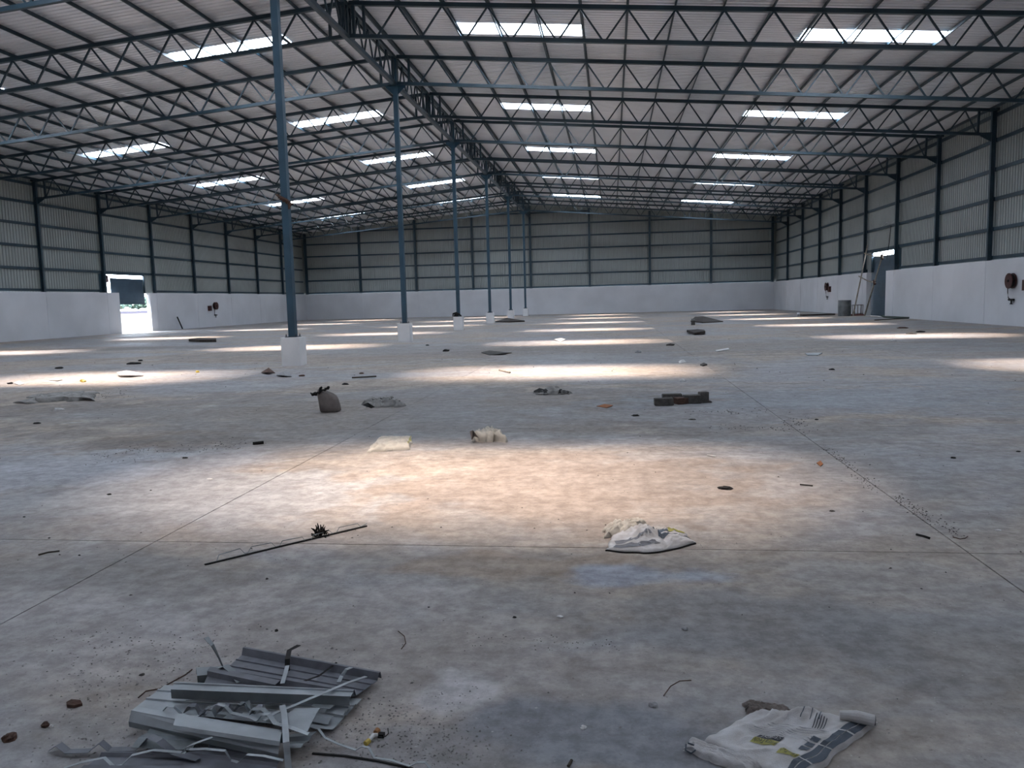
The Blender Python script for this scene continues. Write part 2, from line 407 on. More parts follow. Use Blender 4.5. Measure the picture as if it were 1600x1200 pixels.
# near end wall behind the camera, with two tall open doorways
ne = MB()
DN = []
e = [XL - .2] + [q for d in DN for q in d] + [XRT + .2]   # closed
for a, b in zip(e[::2], e[1::2]): ne.box(a, b, YN - .25, YN, -.3, 5.0)
ne.add([(XL - .6, YN - .1, 5.0), (XRT + .6, YN - .1, 5.0), (XRT + .6, YN - .1, zroof(A + .6)), (XR, YN - .1, zroof(0)), (XL - .6, YN - .1, zroof(A + .6))], [(0, 1, 2, 3, 4)])
struct('wall_near', ne, PLAST)
for a, b in DN:
    pl = bpy.data.lights.new('doorway_portal', 'AREA'); pl.shape = 'RECTANGLE'; pl.size = b - a; pl.size_y = 5.0; pl.cycles.is_portal = True
    po = bpy.data.objects.new('doorway_portal', pl); COL.objects.link(po); po.location = ((a + b) / 2, YN - .3, 2.5); po.rotation_euler = (pi / 2, 0, 0)
    po.rotation_euler = Vector((0, 1, 0)).to_track_quat('-Z', 'Y').to_euler()

# ------------------------------------------------------------------ roof trusses
ch = .135
def chord(d0, d1, off, w_=ch): return MB().bar((d0, 0, ztop(d0) + off), (d1, 0, ztop(d1) + off), w_, w_, (0, 1, 0))
DEP = 1.07
tc = chord(.1, A + .08, 0).mesh('top_chord', STEEL); bc = chord(.1, A - .45, -DEP, .125).mesh('bottom_chord', STEEL)
slope = -.0843
da = MB().bar((0, 0, -.04), (-.7675 + .05, 0, -DEP + .7675 * .0843 + .03), .055, .055, (0, 1, 0)).mesh('diagonal', STEEL)
db = MB().bar((0, 0, -.04), (.7675 - .05, 0, -DEP - .7675 * .0843 + .03), .055, .055, (0, 1, 0)).mesh('diagonal', STEEL)
p1 = MB().bar((.60, 0, ztop(.6) - .04), (.60, 0, ztop(.6) - DEP), .09).mesh('post', STEEL)
p2 = MB().bar((A - .52, 0, ztop(A) + .03), (A - .56, 0, ztop(A) - DEP), .09).mesh('post', STEEL)
zb = ztop(A - .4) - DEP
gus = MB(); gus.add([(A - .62, -.012, zb + .04), (A + .03, -.012, zb + .02), (A + .03, -.012, zb - .36), (A - .42, -.012, zb - .10),
                     (A - .62, .012, zb + .04), (A + .03, .012, zb + .02), (A + .03, .012, zb - .36), (A - .42, .012, zb - .10)],
                    [(0, 1, 2, 3), (7, 6, 5, 4), (0, 4, 5, 1), (1, 5, 6, 2), (2, 6, 7, 3), (3, 7, 4, 0)])
gus.box(A - .5, A + .03, -.07, .07, zb + .0, zb + .05)
gme = gus.mesh('knee_gusset', STEEL)
for k in range(0, 11):
    for side in (1, -1):
        t = thing('roof_truss', f"blue-grey steel lattice truss under the {'right' if side == 1 else 'left'} roof slope, {ORD[k]} counted away from the viewer", 'truss', (XR, Y0 + k * S, 0), 'steel lattice roof trusses', 0 if side == 1 else pi)
        put('top_chord', tc, t); put('bottom_chord', bc, t); put('post', p1, t); put('post', p2, t); put('knee_gusset', gme, t)
        for d in NODES:
            put('diagonal', da, t, (d, 0, ztop(d)))
            if d < 24.7: put('diagonal', db, t, (d, 0, ztop(d)))
            else: put('diagonal', db, t, (d - .02, 0, ztop(d)), (0, 0, 0), (.75, 1, 1))

# ridge girders between the piers
for n in range(6):
    ya = Y0 + 12 * n; yb = min(ya + 12, YF)
    t = thing('ridge_girder', f"lattice girder under the roof ridge, {ORD[n]} span counted away from the viewer", 'girder', (XR, ya, 0), 'ridge girders between the central columns')
    L_ = yb - ya; zt, zb_ = ztop(0) - .02, ztop(0) - DEP - .05
    MB().box(-.07, .07, 0, L_, zt - .06, zt + .06).build('top_chord', STEEL, t)
    MB().box(-.085, .085, .12 if n else .12, L_ - .12 if L_ > 11 else L_ - .0, zb_ - .075, zb_ + .075).build('bottom_chord', STEEL, t)
    m_ = int(round(L_ / 1.2)); p = L_ / m_
    ga = MB().bar((0, 0, zt - .05), (0, p / 2 - .04, zb_ + .05), .055).mesh('diagonal', STEEL); gb = MB().bar((0, p, zt - .05), (0, p / 2 + .04, zb_ + .05), .055).mesh('diagonal', STEEL)
    for i in range(m_): put('diagonal', ga, t, (0, i * p, 0)); put('diagonal', gb, t, (0, i * p, 0))
    gp = MB().box(-.05, .05, -.05, .05, zb_, zt).mesh('post', STEEL)
    for q in ([.32, 5.68, 6.0, 6.32, 11.68] if L_ > 11 else [.32, 5.6]): put('post', gp, t, (0, q, 0))
    gw = MB().box(-.05, .05, -.05, .05, zb_, zt).mesh('post', STEEL)
    for q in ([6.0] if L_ > 11 else []):
        for sx_ in (-.24, .24): put('post', gw, t, (sx_, q, 0))

# central columns on white concrete pedestals
zc = ztop(0) - DEP - .13
c1 = MB().box(-.095, .095, -.095, .095, .80, zc + 1.1).mesh('shaft', STEELC)
c2 = MB().box(-.17, .17, -.17, .17, .783, .803).mesh('base_plate', BOLT)
c3 = MB(); c3.add([(-.10, -.012, zc - .32), (.10, -.012, zc - .32), (.42, -.012, zc - .02), (.42, -.012, zc + .04), (-.42, -.012, zc + .04), (-.42, -.012, zc - .02),
                   (-.10, .012, zc - .32), (.10, .012, zc - .32), (.42, .012, zc - .02), (.42, .012, zc + .04), (-.42, .012, zc + .04), (-.42, .012, zc - .02)],
                  [(0, 1, 2, 3, 4, 5), (11, 10, 9, 8, 7, 6), (0, 6, 7, 1), (1, 7, 8, 2), (2, 8, 9, 3), (3, 9, 10, 4), (4, 10, 11, 5), (5, 11, 6, 0)])
c3.box(-.30, .30, -.15, .15, zc + .03, zc + .055); c3 = c3.mesh('cap_bracket', STEELC)
c4 = MB().lathe([(0, 0), (.011, 0), (.011, .07), (0, .07)], 8).lathe([(0, .015), (.022, .015), (.022, .035), (0, .035)], 6).mesh('anchor_bolt', BOLT)
def bevel_box(x, y, z0, z1, b):
    mb = MB(); n = 0
    ring = lambda hx, hy, c: [(hx - c, -hy), (hx, -hy + c), (hx, hy - c), (hx - c, hy), (-hx + c, hy), (-hx, hy - c), (-hx, -hy + c), (-hx + c, -hy)]
    rs = [(ring(x, y, b), z0), (ring(x, y, b), z1 - b), (ring(x - b, y - b, b * .6), z1)]
    for r, z in rs: mb.v += [(p[0], p[1], z) for p in r]
    for i in (0, 1):
        for k in range(8): mb.f.append((i * 8 + k, i * 8 + (k + 1) % 8, (i + 1) * 8 + (k + 1) % 8, (i + 1) * 8 + k))
    mb.f.append(tuple(range(16, 24))); return mb
pm = bevel_box(.27, .24, -.04, .783, .008).mesh('concrete_pedestal', PEDM)
for n in range(6):
    y = Y0 + 12 * n
    t = thing('steel_column', f"slim blue steel column of the central row, {ORD[n]} from the viewer", 'column', (XR, y, 0), 'central row of steel columns')
    put('shaft', c1, t); put('base_plate', c2, t); put('cap_bracket', c3, t)
    for sx_ in (-1, 1):
        for sy in (-1, 1): put('anchor_bolt', c4, t, (sx_ * .14, sy * .14, .803))
    tag(put('concrete_pedestal', pm, None, (XR, y, 0)), f"white concrete pedestal under the {ORD[n]} central steel column", 'pedestal', 'white pedestals of the central columns')

# ------------------------------------------------------------------ roller shutters in both side doorways
def shutter(side, label, y0, y1, z0, z1):
    X = (XRT if side == 1 else XL) + side * .35
    t = thing('roller_shutter', label, 'shutter', (X, 0, 0)); mb = MB()
    n = int((z1 - z0) / .075)
    for i in range(n):
        za = z0 + (z1 - z0) * i / n; zc_ = z0 + (z1 - z0) * (i + 1) / n; q = -side * .012
        mb.add([(0, y0, za), (0, y1, za), (q, y1, (za * .7 + zc_ * .3)), (q, y0, (za * .7 + zc_ * .3)), (q, y1, (za * .2 + zc_ * .8)), (q, y0, (za * .2 + zc_ * .8)), (0, y1, zc_), (0, y0, zc_)],
               [(0, 1, 2, 3), (3, 2, 4, 5), (5, 4, 6, 7)])
    mb.box(min(0, side * .02), max(0, side * .02), y0, y1, z0, z1)
    c = mb.build('slat_curtain', SHUT, t); c['kind'] = 'stuff'
    MB().box(-.03, .03, y0, y1, z0 - .06, z0).build('bottom_rail', SHUT, t)
    return t
shutter(-1, 'dark blue roller shutter hanging half open in the left doorway', 51.95, 55.95, 2.12, 3.93)
shutter(1, 'closed blue-grey roller shutter in the right doorway behind the bamboo ladder', 50.95, 57.1, .06, 3.90)
tag(MB().box(XL - .45, XL - .33, 51.55, 51.75, 3.62, 4.05).box(XL - .5, XL - .33, 51.5, 51.7, 3.95, 4.12).build('shutter_bracket', RED), 'small red bracket at the top corner of the left doorway', 'bracket')

# ------------------------------------------------------------------ outside the left doorway
g = struct('ground', MB().box(-420, XL - .25, -80, 520, -.4, -.12).box(XRT + .25, 420, -80, 520, -.4, -.12).box(XL - .25, XRT + .25, -80, YN - .2, -.4, -.12).box(XL - .25, XRT + .25, YF + .25, 520, -.4, -.12), SOIL)
tag(MB().box(-235.3, -235, 300, 420, -.12, 1.2).box(-235.5, -234.9, 299.6, 300.2, -.12, 1.6).build('boundary_wall', PINKW), 'low pale wall across the far field seen through the left doorway', 'wall')
b = thing('distant_building', 'pale flat building at the far left of the field beyond the left doorway', 'building', (-228, 318, -.12))
MB().box(-9, 9, -8, 8, 0, 4.4).build('building_block', PINKW, b); MB().box(-9.4, 9.4, -8.4, 8.4, 4.4, 4.7).build('roof_slab', PLAST, b)
for i in range(3): MB().box(4.0 - 5 * i - 1, 4.0 - 5 * i + .2, -8.05, -7.9, 1.2, 2.6).build('window', INKG, b)
for i in range(6):
    x = -250 + random.uniform(-4, 4); y = 322 + i * 15 + random.uniform(-2, 2)
    t = thing('field_tree', f"hazy green tree on the horizon in the left doorway, {['first','second','third','fourth','fifth','sixth'][i]} from the left", 'tree', (x, y, -.12), 'trees beyond the field')
    mb = MB(); R = random.uniform(4.5, 6.5)
    for q in range(70):
        a, e_, rr = random.uniform(0, 2 * pi), random.uniform(-.6, 1.5), R * random.uniform(.55, 1)
        c = Vector((cos(a) * cos(e_) * rr, sin(a) * cos(e_) * rr, 4.6 + sin(e_) * rr * .62)); s_ = random.uniform(.9, 1.7)
        n1 = Vector((random.gauss(0, 1), random.gauss(0, 1), random.gauss(0, 1))).normalized(); n2 = n1.orthogonal().normalized(); n3 = n1.cross(n2)
        mb.add([c + n2 * s_, c + n3 * s_, c - n2 * s_, c - n3 * s_, c + n1 * s_ * .6, c - n1 * s_ * .6], [(0, 1, 4), (1, 2, 4), (2, 3, 4), (3, 0, 4), (1, 0, 5), (2, 1, 5), (3, 2, 5), (0, 3, 5)])
    mb.build('foliage', LEAF, t); MB().tube([(0, 0, 0), (.1, 0, 2.4), (.3, .2, 4.5)], [.3, .22, .12]).build('trunk', BARK, t)

# ------------------------------------------------------------------ fire hose reels
def hose_reel(side, y, z, label, box_dy):
    X = XRT if side == 1 else XL
    t = thing('fire_hose_reel', label, 'hose reel', (X, y, z)); q = -side
    def disc(r, x0, x1, n=24):
        mb = MB()
        for x in (x0, x1): mb.v += [(x, r * cos(2 * pi * k / n), r * sin(2 * pi * k / n)) for k in range(n)]
        mb.f += [(k, (k + 1) % n, n + (k + 1) % n, n + k) for k in range(n)] + [tuple(range(n)), tuple(range(n, 2 * n))]; return mb
    disc(.33, q * .20, q * .23).build('front_flange', RED, t); disc(.33, q * .04, q * .07).build('rear_flange', RED, t)
    mb = MB()
    for i in range(4): mb.tube([(q * (.08 + .03 * i), .26 * cos(a * pi / 8), .26 * sin(a * pi / 8)) for a in range(17)], .016, 6)
    mb.build('hose_coil', DARK, t)
    disc(.05, q * .0, q * .26, 12).build('hub', DARK, t)
    MB().tube([(q * .15, side * .2, -.28), (q * .12, side * .25, -.5), (q * .10, side * .22, -.72), (q * .10, side * .0, -.80)], .018).build('hose_tail', DARK, t)
    v = MB().tube([(q * .08, -.22, -.80), (q * .08, .22, -.80)], .045).tube([(q * .08, 0, -.8), (q * .08, 0, -1.0)], .03).tube([(q * .08, -.1, -.98), (q * .08, .1, -.98)], .02)
    v.build('stop_valve', DARK, t)
    MB().box(*sorted((q * .0, q * .16)), box_dy - .20, box_dy + .20, -.42, .02).build('hose_box', RED, t)
hose_reel(-1, 65.8, 1.82, 'dark red fire hose reel with square box on the left white wall', -.95)
hose_reel(1, 65.6, 2.08, 'dark red fire hose reel on the right white wall beyond the doorway', -.62)
hose_reel(1, 36.35, 1.93, 'dark red fire hose reel on the right wall, cut by the picture edge', -1.2)

# ------------------------------------------------------------------ things by the right doorway
t = thing('steel_drum', 'grey open steel drum on the floor left of the right doorway', 'drum', (15.75, 56.3, 0))
MB().lathe([(0, .01), (.40, .01), (.41, 0), (.415, .33), (.43, .35), (.415, .37), (.415, .68), (.43, .70), (.415, .72), (.41, 1.06), (.385, 1.06), (.38, .03), (0, .03)], 28).build('barrel', DRUM, t, smooth=False)
MB().tube([(.413 * cos(2 * pi * k / 28), .413 * sin(2 * pi * k / 28), 1.06) for k in range(29)], .015, 6).build('rim', DRUM, t)
t = thing('rebar_cage', 'small rusty bar cage on a red base beside the grey drum', 'cage', (*spot(1340, 493).xy, 0))
mb = MB()
for z in (.14, .72): mb.tube([(.36 * cos(2 * pi * k / 16), .30 * sin(2 * pi * k / 16), z) for k in range(17)], .018, 6)
mb.build('ring', RUST, t); mb = MB()
for k in range(10):
    a = 2 * pi * k / 10; MB().tube([(.33 * cos(a), .28 * sin(a), .1), (.37 * cos(a), .31 * sin(a), .74)], .014, 6).build('bar', RUST, t)
MB().box(-.55, .35, -.3, .3, 0, .10).build('red_base', mat('faded red board', (.28, .10, .09), .8, 0, .3, 5), t)
def lean(u, v, y1, z1, dx=.12):
    p = spot(u, v); return Vector((p.x, p.y, .04)), Vector((XRT - dx, y1, z1))
t = thing('bamboo_ladder', 'makeshift bamboo pole ladder leaning at the right doorway', 'ladder')
a0, a1 = lean(1333, 494, 55.7, 4.6); b0, b1 = lean(1351, 494, 52.6, 4.05, .1)
MB().tube([a0, a0.lerp(a1, .5), a1 + Vector((0, 0, .1))], [.05, .045, .035]).build('pole', BAMBOO, t); MB().tube([b0, b0.lerp(b1, .5), b1], [.05, .045, .035]).build('pole', BAMBOO, t)
for f_, g_ in ((.56, .54), (.90, .93)):
    p, q = a0.lerp(a1, f_), b0.lerp(b1, g_); d = (q - p).normalized() * .35
    MB().tube([p - d, p.lerp(q, .5) - Vector((0, 0, .08)), q + d * .5], .04).build('rung', BAMBOO, t)
    MB().tube([q - Vector((0, .05, .14)), q + Vector((0, .05, .14))], .09, 8).build('rope_lashing', RUST, t)
tag(MB().tube([(XRT - .05, 52.1, 3.6), (XRT + .0, 51.9, 4.6), (XRT - .03, 51.55, 5.6)], .022).build('cable', DARK), 'thin black cable rising above the right doorway', 'cable')
tag(MB().tube([(XRT + .3, 51.2 + .25 * i, 6.05 - .28 * abs(sin(i * .35)) * .6 - .01 * i) for i in range(21)], .018, 6).build('slack_wire', LSTEEL), 'thin pale slack wire sagging across the cladding above the right doorway', 'wire')

def plate(poly, z=.0, th=.01, warp=0.0, seed=0):
    r = random.Random(seed); mb = MB(); P = [spot(u, v, z) for u, v in poly]
    n = len(P); zz = [r.uniform(0, warp) for _ in P]; zz = [q - min(zz) for q in zz]
    c = sum(P, Vector()) / n
    mb.v = [(p.x, p.y, z + zz[i]) for i, p in enumerate(P)] + [(c.x, c.y, z + warp * .9)] + [(p.x, p.y, z + zz[i] + th) for i, p in enumerate(P)] + [(c.x, c.y, z + warp * .9 + th)]
    for i in range(n):
        j = (i + 1) % n
        mb.f += [(i, n, j), (n + 1 + i, n + 1 + j, 2 * n + 1), (i, j, n + 1 + j, n + 1 + i)]
    return mb
def ribbon(pts, w_, th=.002, edge=False):
    """thin metal strip through (u, v, z) points, w_ wide"""
    P = [spot(u, v, z) for u, v, z in pts]; mb = MB(); n = len(P)
    for i, p in enumerate(P):
        d = P[min(i + 1, n - 1)] - P[max(i - 1, 0)]; dh = Vector((d.x, d.y, 0)).normalized(); side = Vector((-dh.y, dh.x, 0))
        s_ = Vector((0, 0, 1)) if edge else side; t_ = side if edge else Vector((0, 0, 1))
        mb.v += [tuple(p + s_ * (a * w_ / 2) + t_ * (b_ * th / 2)) for a, b_ in ((-1, -1), (1, -1), (1, 1), (-1, 1))]
    for i in range(n - 1):
        o = i * 4
        for k in range(4): mb.f.append((o + k, o + (k + 1) % 4, o + 4 + (k + 1) % 4, o + 4 + k))
    mb.f += [(0, 3, 2, 1), ((n - 1) * 4, (n - 1) * 4 + 1, (n - 1) * 4 + 2, (n - 1) * 4 + 3)]
    return mb
def folded(c4_, z, prof, th=.0015, tilt=(0, 0, 0, 0)):
    """sheet between corners far-left, far-right, near-right, near-left; prof = (t, dz) across"""
    A_, B_, C_, D_ = [spot(u, v, z + tilt[i]) for i, (u, v) in enumerate(c4_)]; mb = MB(); n = len(prof)
    for e_ in (0, 1):
        for t_, dz in prof:
            p = (A_.lerp(D_, t_) if e_ == 0 else B_.lerp(C_, t_)); mb.v.append((p.x, p.y, p.z + dz))
    for e_ in (0, 1):
        for t_, dz in prof:
            p = (A_.lerp(D_, t_) if e_ == 0 else B_.lerp(C_, t_)); mb.v.append((p.x, p.y, p.z + dz - th))
    for i in range(n - 1): mb.f += [(i, n + i, n + i + 1, i + 1), (2 * n + i, 2 * n + i + 1, 3 * n + i + 1, 3 * n + i)]
    mb.f += [(i, i + 1, 2 * n + i + 1, 2 * n + i) for i in range(n - 1)] + [(n + i, 3 * n + i, 3 * n + i + 1, n + i + 1) for i in range(n - 1)]
    mb.f += [(0, 2 * n, 3 * n, n), (n - 1, 2 * n - 1, 4 * n - 1, 3 * n - 1)]
    return mb

# floor clutter by the right wall
tag(plate([(1372, 492), (1392, 489), (1412, 493), (1440, 494), (1432, 498), (1400, 498), (1380, 496)], 0, .05, .12, 3).build('green_tarpaulin', GREENT), 'dark green tarpaulin heap at the foot of the right wall past the doorway', 'tarpaulin')
tag(MB().bar(spot(1367, 500, .03), spot(1440, 496, .03), .07, .05).build('timber_batten', WOOD), 'dark thin batten lying in front of the green tarpaulin', 'batten')
tag(MB().bar(spot(1252, 492.5, .06), spot(1303, 491, .06), .35, .10).build('timber_board', WOOD), 'dark board on the floor left of the grey drum', 'board')
tag(MB().bar(spot(1288, 487.4, .03), spot(1308, 488.3, .03), .12, .06).build('timber_offcut', WOOD), 'short dark offcut against the right wall left of the drum', 'offcut')
tag(plate([(1245, 491), (1249, 490.6), (1250, 493.5), (1246, 494)], 0, .14, .05, 4).build('plaster_lump', WSTONE), 'white lump at the left end of the dark board by the right wall', 'rubble')
tag(MB().tube([(XL + .55, 59.4, .05), (XL + .06, 59.6, 1.0)], .05).build('leaning_pipe', DARK), 'short dark pipe leaning on the left white wall right of the doorway', 'pipe')

# ------------------------------------------------------------------ rags on the central columns
mb = MB()
for i in range(14):
    a = i / 13; q = Vector((-.16 + .36 * a, -.115, 3.62 - .22 * a + .03 * sin(i * 2.2)))
    mb.v += [tuple(q + Vector((0, -.015 - .02 * (i % 2), .06 + .02 * sin(i)))), tuple(q + Vector((0, -.02 * ((i + 1) % 2), -.06)))]
for i in range(13): mb.f.append((2 * i, 2 * i + 1, 2 * i + 3, 2 * i + 2))
mb.tube([(-.22, -.13, 3.68), (-.1, -.14, 3.60), (.1, -.14, 3.50), (.2, -.13, 3.38), (.26, -.10, 3.42)], [.02, .045, .04, .05, .02], 7)
mb.tube([(.10, -.13, 3.5), (.16, -.13, 3.36), (.13, -.13, 3.26)], [.03, .05, .02], 7)
t = tag(mb.build('rag_tie', RUST, None, (XR, Y0, 1.0)), 'rusty brown rag tied around the nearest central column', 'rag')
mb = MB(); mb.tube([(-.30, -.15, .02), (-.27, -.2, .17), (-.08, -.22, .22), (.10, -.2, .12), (.20, -.15, .03)], [.03, .05, .055, .05, .03], 8)
mb.add([(-.26, -.2, 0), (.05, -.21, 0), (-.02, -.2, .15), (-.2, -.2, .17)], [(0, 1, 2, 3)])
tag(mb.build('dark_rag', DARK, None, (XR, Y0 + 24, .79)), 'dark curled rag lying on the third white pedestal', 'rag')

# ------------------------------------------------------------------ sacks
def cloth(name, label, quad, h, mt, seed, n=34, folds=1.0, edge=.05, tilt=None, ridge=2.6, bulge=.45, base=.012, bow=0.0, parent=None):
    """crumpled sack lying on the floor: quad = far-left, far-right, near-right, near-left in the photograph"""
    P = [spot(u, v) for u, v in quad]; mb = MB(); H = {}
    size = ((P[1] - P[0]).length + (P[3] - P[0]).length) / 2
    def hh(s_, t_):
        e_ = max(0, min(s_, 1 - s_, t_, 1 - t_)); f_ = min(1, e_ / .16) ** bulge
        q = Vector((s_ * ridge, t_ * ridge, seed * 3.7))
        rd = 1 - abs(noise.noise(q) * 2.2); rd2 = 1 - abs(noise.noise(q * 2.3 + Vector((5, 1, 2))) * 2.4); sm = noise.noise(q * .7)
        z = h * (.42 + folds * (.30 * rd ** 2 + .20 * rd2 ** 2) + .3 * sm)
        if tilt: z *= tilt(s_, t_)
        return base + max(.004, z) * f_
    def pos(s_, t_):
        p = P[0].lerp(P[1], s_).lerp(P[3].lerp(P[2], s_), t_)
        e_ = 1 - min(1, min(s_, 1 - s_, t_, 1 - t_) / .25)
        jx = noise.noise(Vector((s_ * 5, t_ * 5, seed))) * edge * size * 2 * e_; jy = noise.noise(Vector((s_ * 5, t_ * 5, seed + 9))) * edge * size * 2 * e_
        return p.x + jx, p.y + jy - bow * sin(pi * s_) * t_
    for j in range(n + 1):
        for i in range(n + 1):
            s_, t_ = i / n, j / n; x, y = pos(s_, t_); mb.v.append((x, y, hh(s_, t_)))
    m1 = n + 1
    for j in range(n):
        for i in range(n): mb.f.append((j * m1 + i, (j + 1) * m1 + i, (j + 1) * m1 + i + 1, j * m1 + i + 1))
    # closed underside
    rim = [i for i in range(m1)] + [j * m1 + n for j in range(1, m1)] + [n * m1 + i for i in range(n - 1, -1, -1)] + [j * m1 for j in range(n - 1, 0, -1)]
    o = len(mb.v); mb.v += [(mb.v[i][0] * 1, mb.v[i][1], .002) for i in rim]; L_ = len(rim)
    for i in range(L_): mb.f.append((rim[i], rim[(i + 1) % L_], o + (i + 1) % L_, o + i))
    mb.f.append(tuple(range(o, o + L_))[::-1])
    ob = mb.build(name, mt, parent, smooth=True)
    if not parent: tag(ob, label, 'sack')
    return ob, (lambda s_, t_: Vector((*pos(s_, t_), hh(s_, t_))))
def decal(surf, poly, m, parent, name, dz=.0025, nx=10, ny=4):
    """patch of print or fold shade: quad in sack coordinates (s, t) following the cloth"""
    mb = MB(); a, b_, c, d = [Vector((q[0], q[1], 0)) for q in poly]
    for j in range(ny + 1):
        for i in range(nx + 1):
            q = a.lerp(b_, i / nx).lerp(d.lerp(c, i / nx), j / ny); p = surf(q.x, q.y); mb.v.append((p.x, p.y, p.z + dz))
    for j in range(ny):
        for i in range(nx): mb.f.append((j * (nx + 1) + i, (j + 1) * (nx + 1) + i, (j + 1) * (nx + 1) + i + 1, j * (nx + 1) + i + 1))
    return mb.build(name, m, parent)
def lettering(surf, text, o_, ax, ay, m, parent, dz=.0045, name='lettering'):
    """text laid on the cloth: origin o_ and letter axes ax (one em along), ay (one em up) in (s, t)"""
    cu = bpy.data.curves.new('text', 'FONT'); cu.body = text; cu.resolution_u = 1
    to = bpy.data.objects.new('text', cu); COL.objects.link(to); bpy.context.view_layer.update()
    me = bpy.data.meshes.new_from_object(to.evaluated_get(bpy.context.evaluated_depsgraph_get())); bpy.data.objects.remove(to)
    for v in me.vertices:
        s_ = o_[0] + ax[0] * v.co.x + ay[0] * v.co.y; t_ = o_[1] + ax[1] * v.co.x + ay[1] * v.co.y; p = surf(s_, t_)
        v.co = (p.x, p.y, p.z + dz)
    me.materials.clear(); me.materials.append(m); me.name = name
    return put(name, me, parent)

# large printed sack, front right.  corners: far-left, far-right, near-right, near-left
def tl(s_, t_):
    z = .75 + 1.2 * math.exp(-((s_ - .50) ** 2 / .022 + (t_ - .10) ** 2 / .02))
    if t_ < .42 and s_ > .2: z += .55 * math.exp(-((t_ - .22) / .08) ** 2)
    return z
big, bs = cloth('cement_sack', 'large flattened white cement sack with printing at the front right', [(1180, 1114), (1372, 1133), (1245, 1226), (1100, 1164)], .050, BAGW, 3, 60, .9, .03, tl, 2.2, .35)
decal(bs, [(.93, .02), (.985, .02), (.985, .97), (.93, .97)], INKG, big, 'grey_panel', nx=3, ny=40)
decal(bs, [(.865, .0), (.92, .0), (.92, .97), (.865, .97)], INKG, big, 'grey_panel', nx=3, ny=40)
for q in (.30, .56, .80): decal(bs, [(.86, q), (.99, q), (.99, q + .012), (.86, q + .012)], BAGW, big, 'panel_line', .004, 6, 1)
for i in range(3): decal(bs, [(.77, .50 + i * .075), (.84, .50 + i * .075), (.84, .555 + i * .075), (.77, .555 + i * .075)], INKG, big, 'printed_square', nx=4)
decal(bs, [(.34, .60), (.57, .60), (.57, .665), (.34, .665)], INKK, big, 'black_band', nx=12)
decal(bs, [(.34, .675), (.58, .675), (.58, .76), (.34, .76)], INKY, big, 'yellow_band', nx=12)
lettering(bs, 'UltraTech', (.577, .690), (-.054, 0), (0, .088), INKK, big)
lettering(bs, 'CEMENT', (.56, .612), (-.050, 0), (0, .055), BAGW, big)
decal(bs, [(.66, .78), (.85, .78), (.85, .85), (.66, .85)], INKY, big, 'yellow_band', nx=12)
lettering(bs, 'UltraTech', (.845, .795), (-.042, 0), (0, .062), INKK, big)
random.seed(5)
for i, (s0, s1, t_) in enumerate([(.22, .83, .575), (.20, .80, .545), (.25, .52, .52), (.58, .78, .52), (.22, .78, .49), (.30, .60, .46), (.36, .80, .43), (.25, .5, .40), (.55, .84, .395), (.3, .82, .36)]):
    decal(bs, [(s0, t_), (s1, t_), (s1, t_ + .006), (s0, t_ + .006)], INK_SHADE, big, 'print_and_shade_line', nx=24, ny=1)
for i in range(5): decal(bs, [(.60 + .022 * i, .17), (.608 + .022 * i, .17), (.66 + .022 * i, .34), (.652 + .022 * i, .34)], INKK, big, 'printed_stripe', nx=1, ny=10)
for i in range(3): decal(bs, [(.42 + .08 * i, .05), (.428 + .08 * i, .05), (.50 + .08 * i, .24), (.492 + .08 * i, .24)], INKG, big, 'printed_stripe', nx=1, ny=10)
# folded flap and rolled mouth of the big sack
cloth('folded_flap', None, [(1080, 1160), (1190, 1203), (1172, 1216), (1068, 1174)], .034, BAGW, 41, 26, 1.0, .05, None, 3.0, .4, .012, 0, big)
mb = MB(); Pm = [spot(1072, 1163, .028), spot(1071, 1172, .02), spot(1080, 1177, .018), spot(1087, 1172, .022), spot(1084, 1164, .03), spot(1075, 1161, .03)]
mb.tube(Pm, .003, 6); mb.build('mouth_hem', INKG, big)
cloth('back_flap', None, [(1164, 1101), (1232, 1110), (1228, 1122), (1166, 1116)], .022, BAGB, 43, 20, 1.3, .08, None, 3.5, .4, .012, 0, big)
# rolled corner tube at the right
a_, b_ = spot(1312, 1117, .05), spot(1366, 1126, .045); mb = MB()
mb.tube([a_, a_.lerp(b_, .5) + Vector((0, 0, .004)), b_], [.016, .023, .021], 12); mb.build('rolled_corner', BAGW, big)
mb = MB(); mb.tube([b_ + Vector((.0005, 0, 0)), b_ + (b_ - a_).normalized() * .004], .017, 12); mb.build('roll_opening', INKK, big)

sk2, s2 = cloth('crumpled_sack', 'crumpled white and grey cement sack with yellow print, middle right', [(966, 826), (1064, 834), (1087, 850), (946, 861)], .085, BAGW, 8, 54, 1.0, .05,
                lambda s_, t_: .35 + .95 * math.exp(-((s_ - .42) / .20) ** 2 - ((t_ - .45) / .5) ** 2) + .45 * math.exp(-((s_ - .80) / .16) ** 2) - .35 * math.exp(-((s_ - .60 - .1 * t_) / .035) ** 2) - .25 * math.exp(-((t_ - .78 + .3 * s_) / .05) ** 2), 3.6, .5, .012, .12)
decal(s2, [(.60, .04), (.74, .04), (.76, .30), (.60, .30)], INKG, sk2, 'grey_panel', .004); decal(s2, [(.76, .06), (.95, .2), (.95, .40), (.76, .30)], INKY, sk2, 'yellow_panel', .004)
decal(s2, [(.60, .42), (.97, .50), (.97, .64), (.60, .56)], INKG, sk2, 'grey_panel', .004, 16)
decal(s2, [(.05, .70), (.50, .52), (.52, .56), (.06, .80)], INK_SHADE, sk2, 'print_and_shade_line', .004, 16)  # grey line paints the shade along a fold
decal(s2, [(.40, .02), (.56, .30), (.60, .44), (.50, .28)], INKG, sk2, 'grey_panel', .004, 8)
lettering(s2, 'CEMENT', (.615, .12), (.032, .0), (0, -.10), BAGW, sk2, .007)
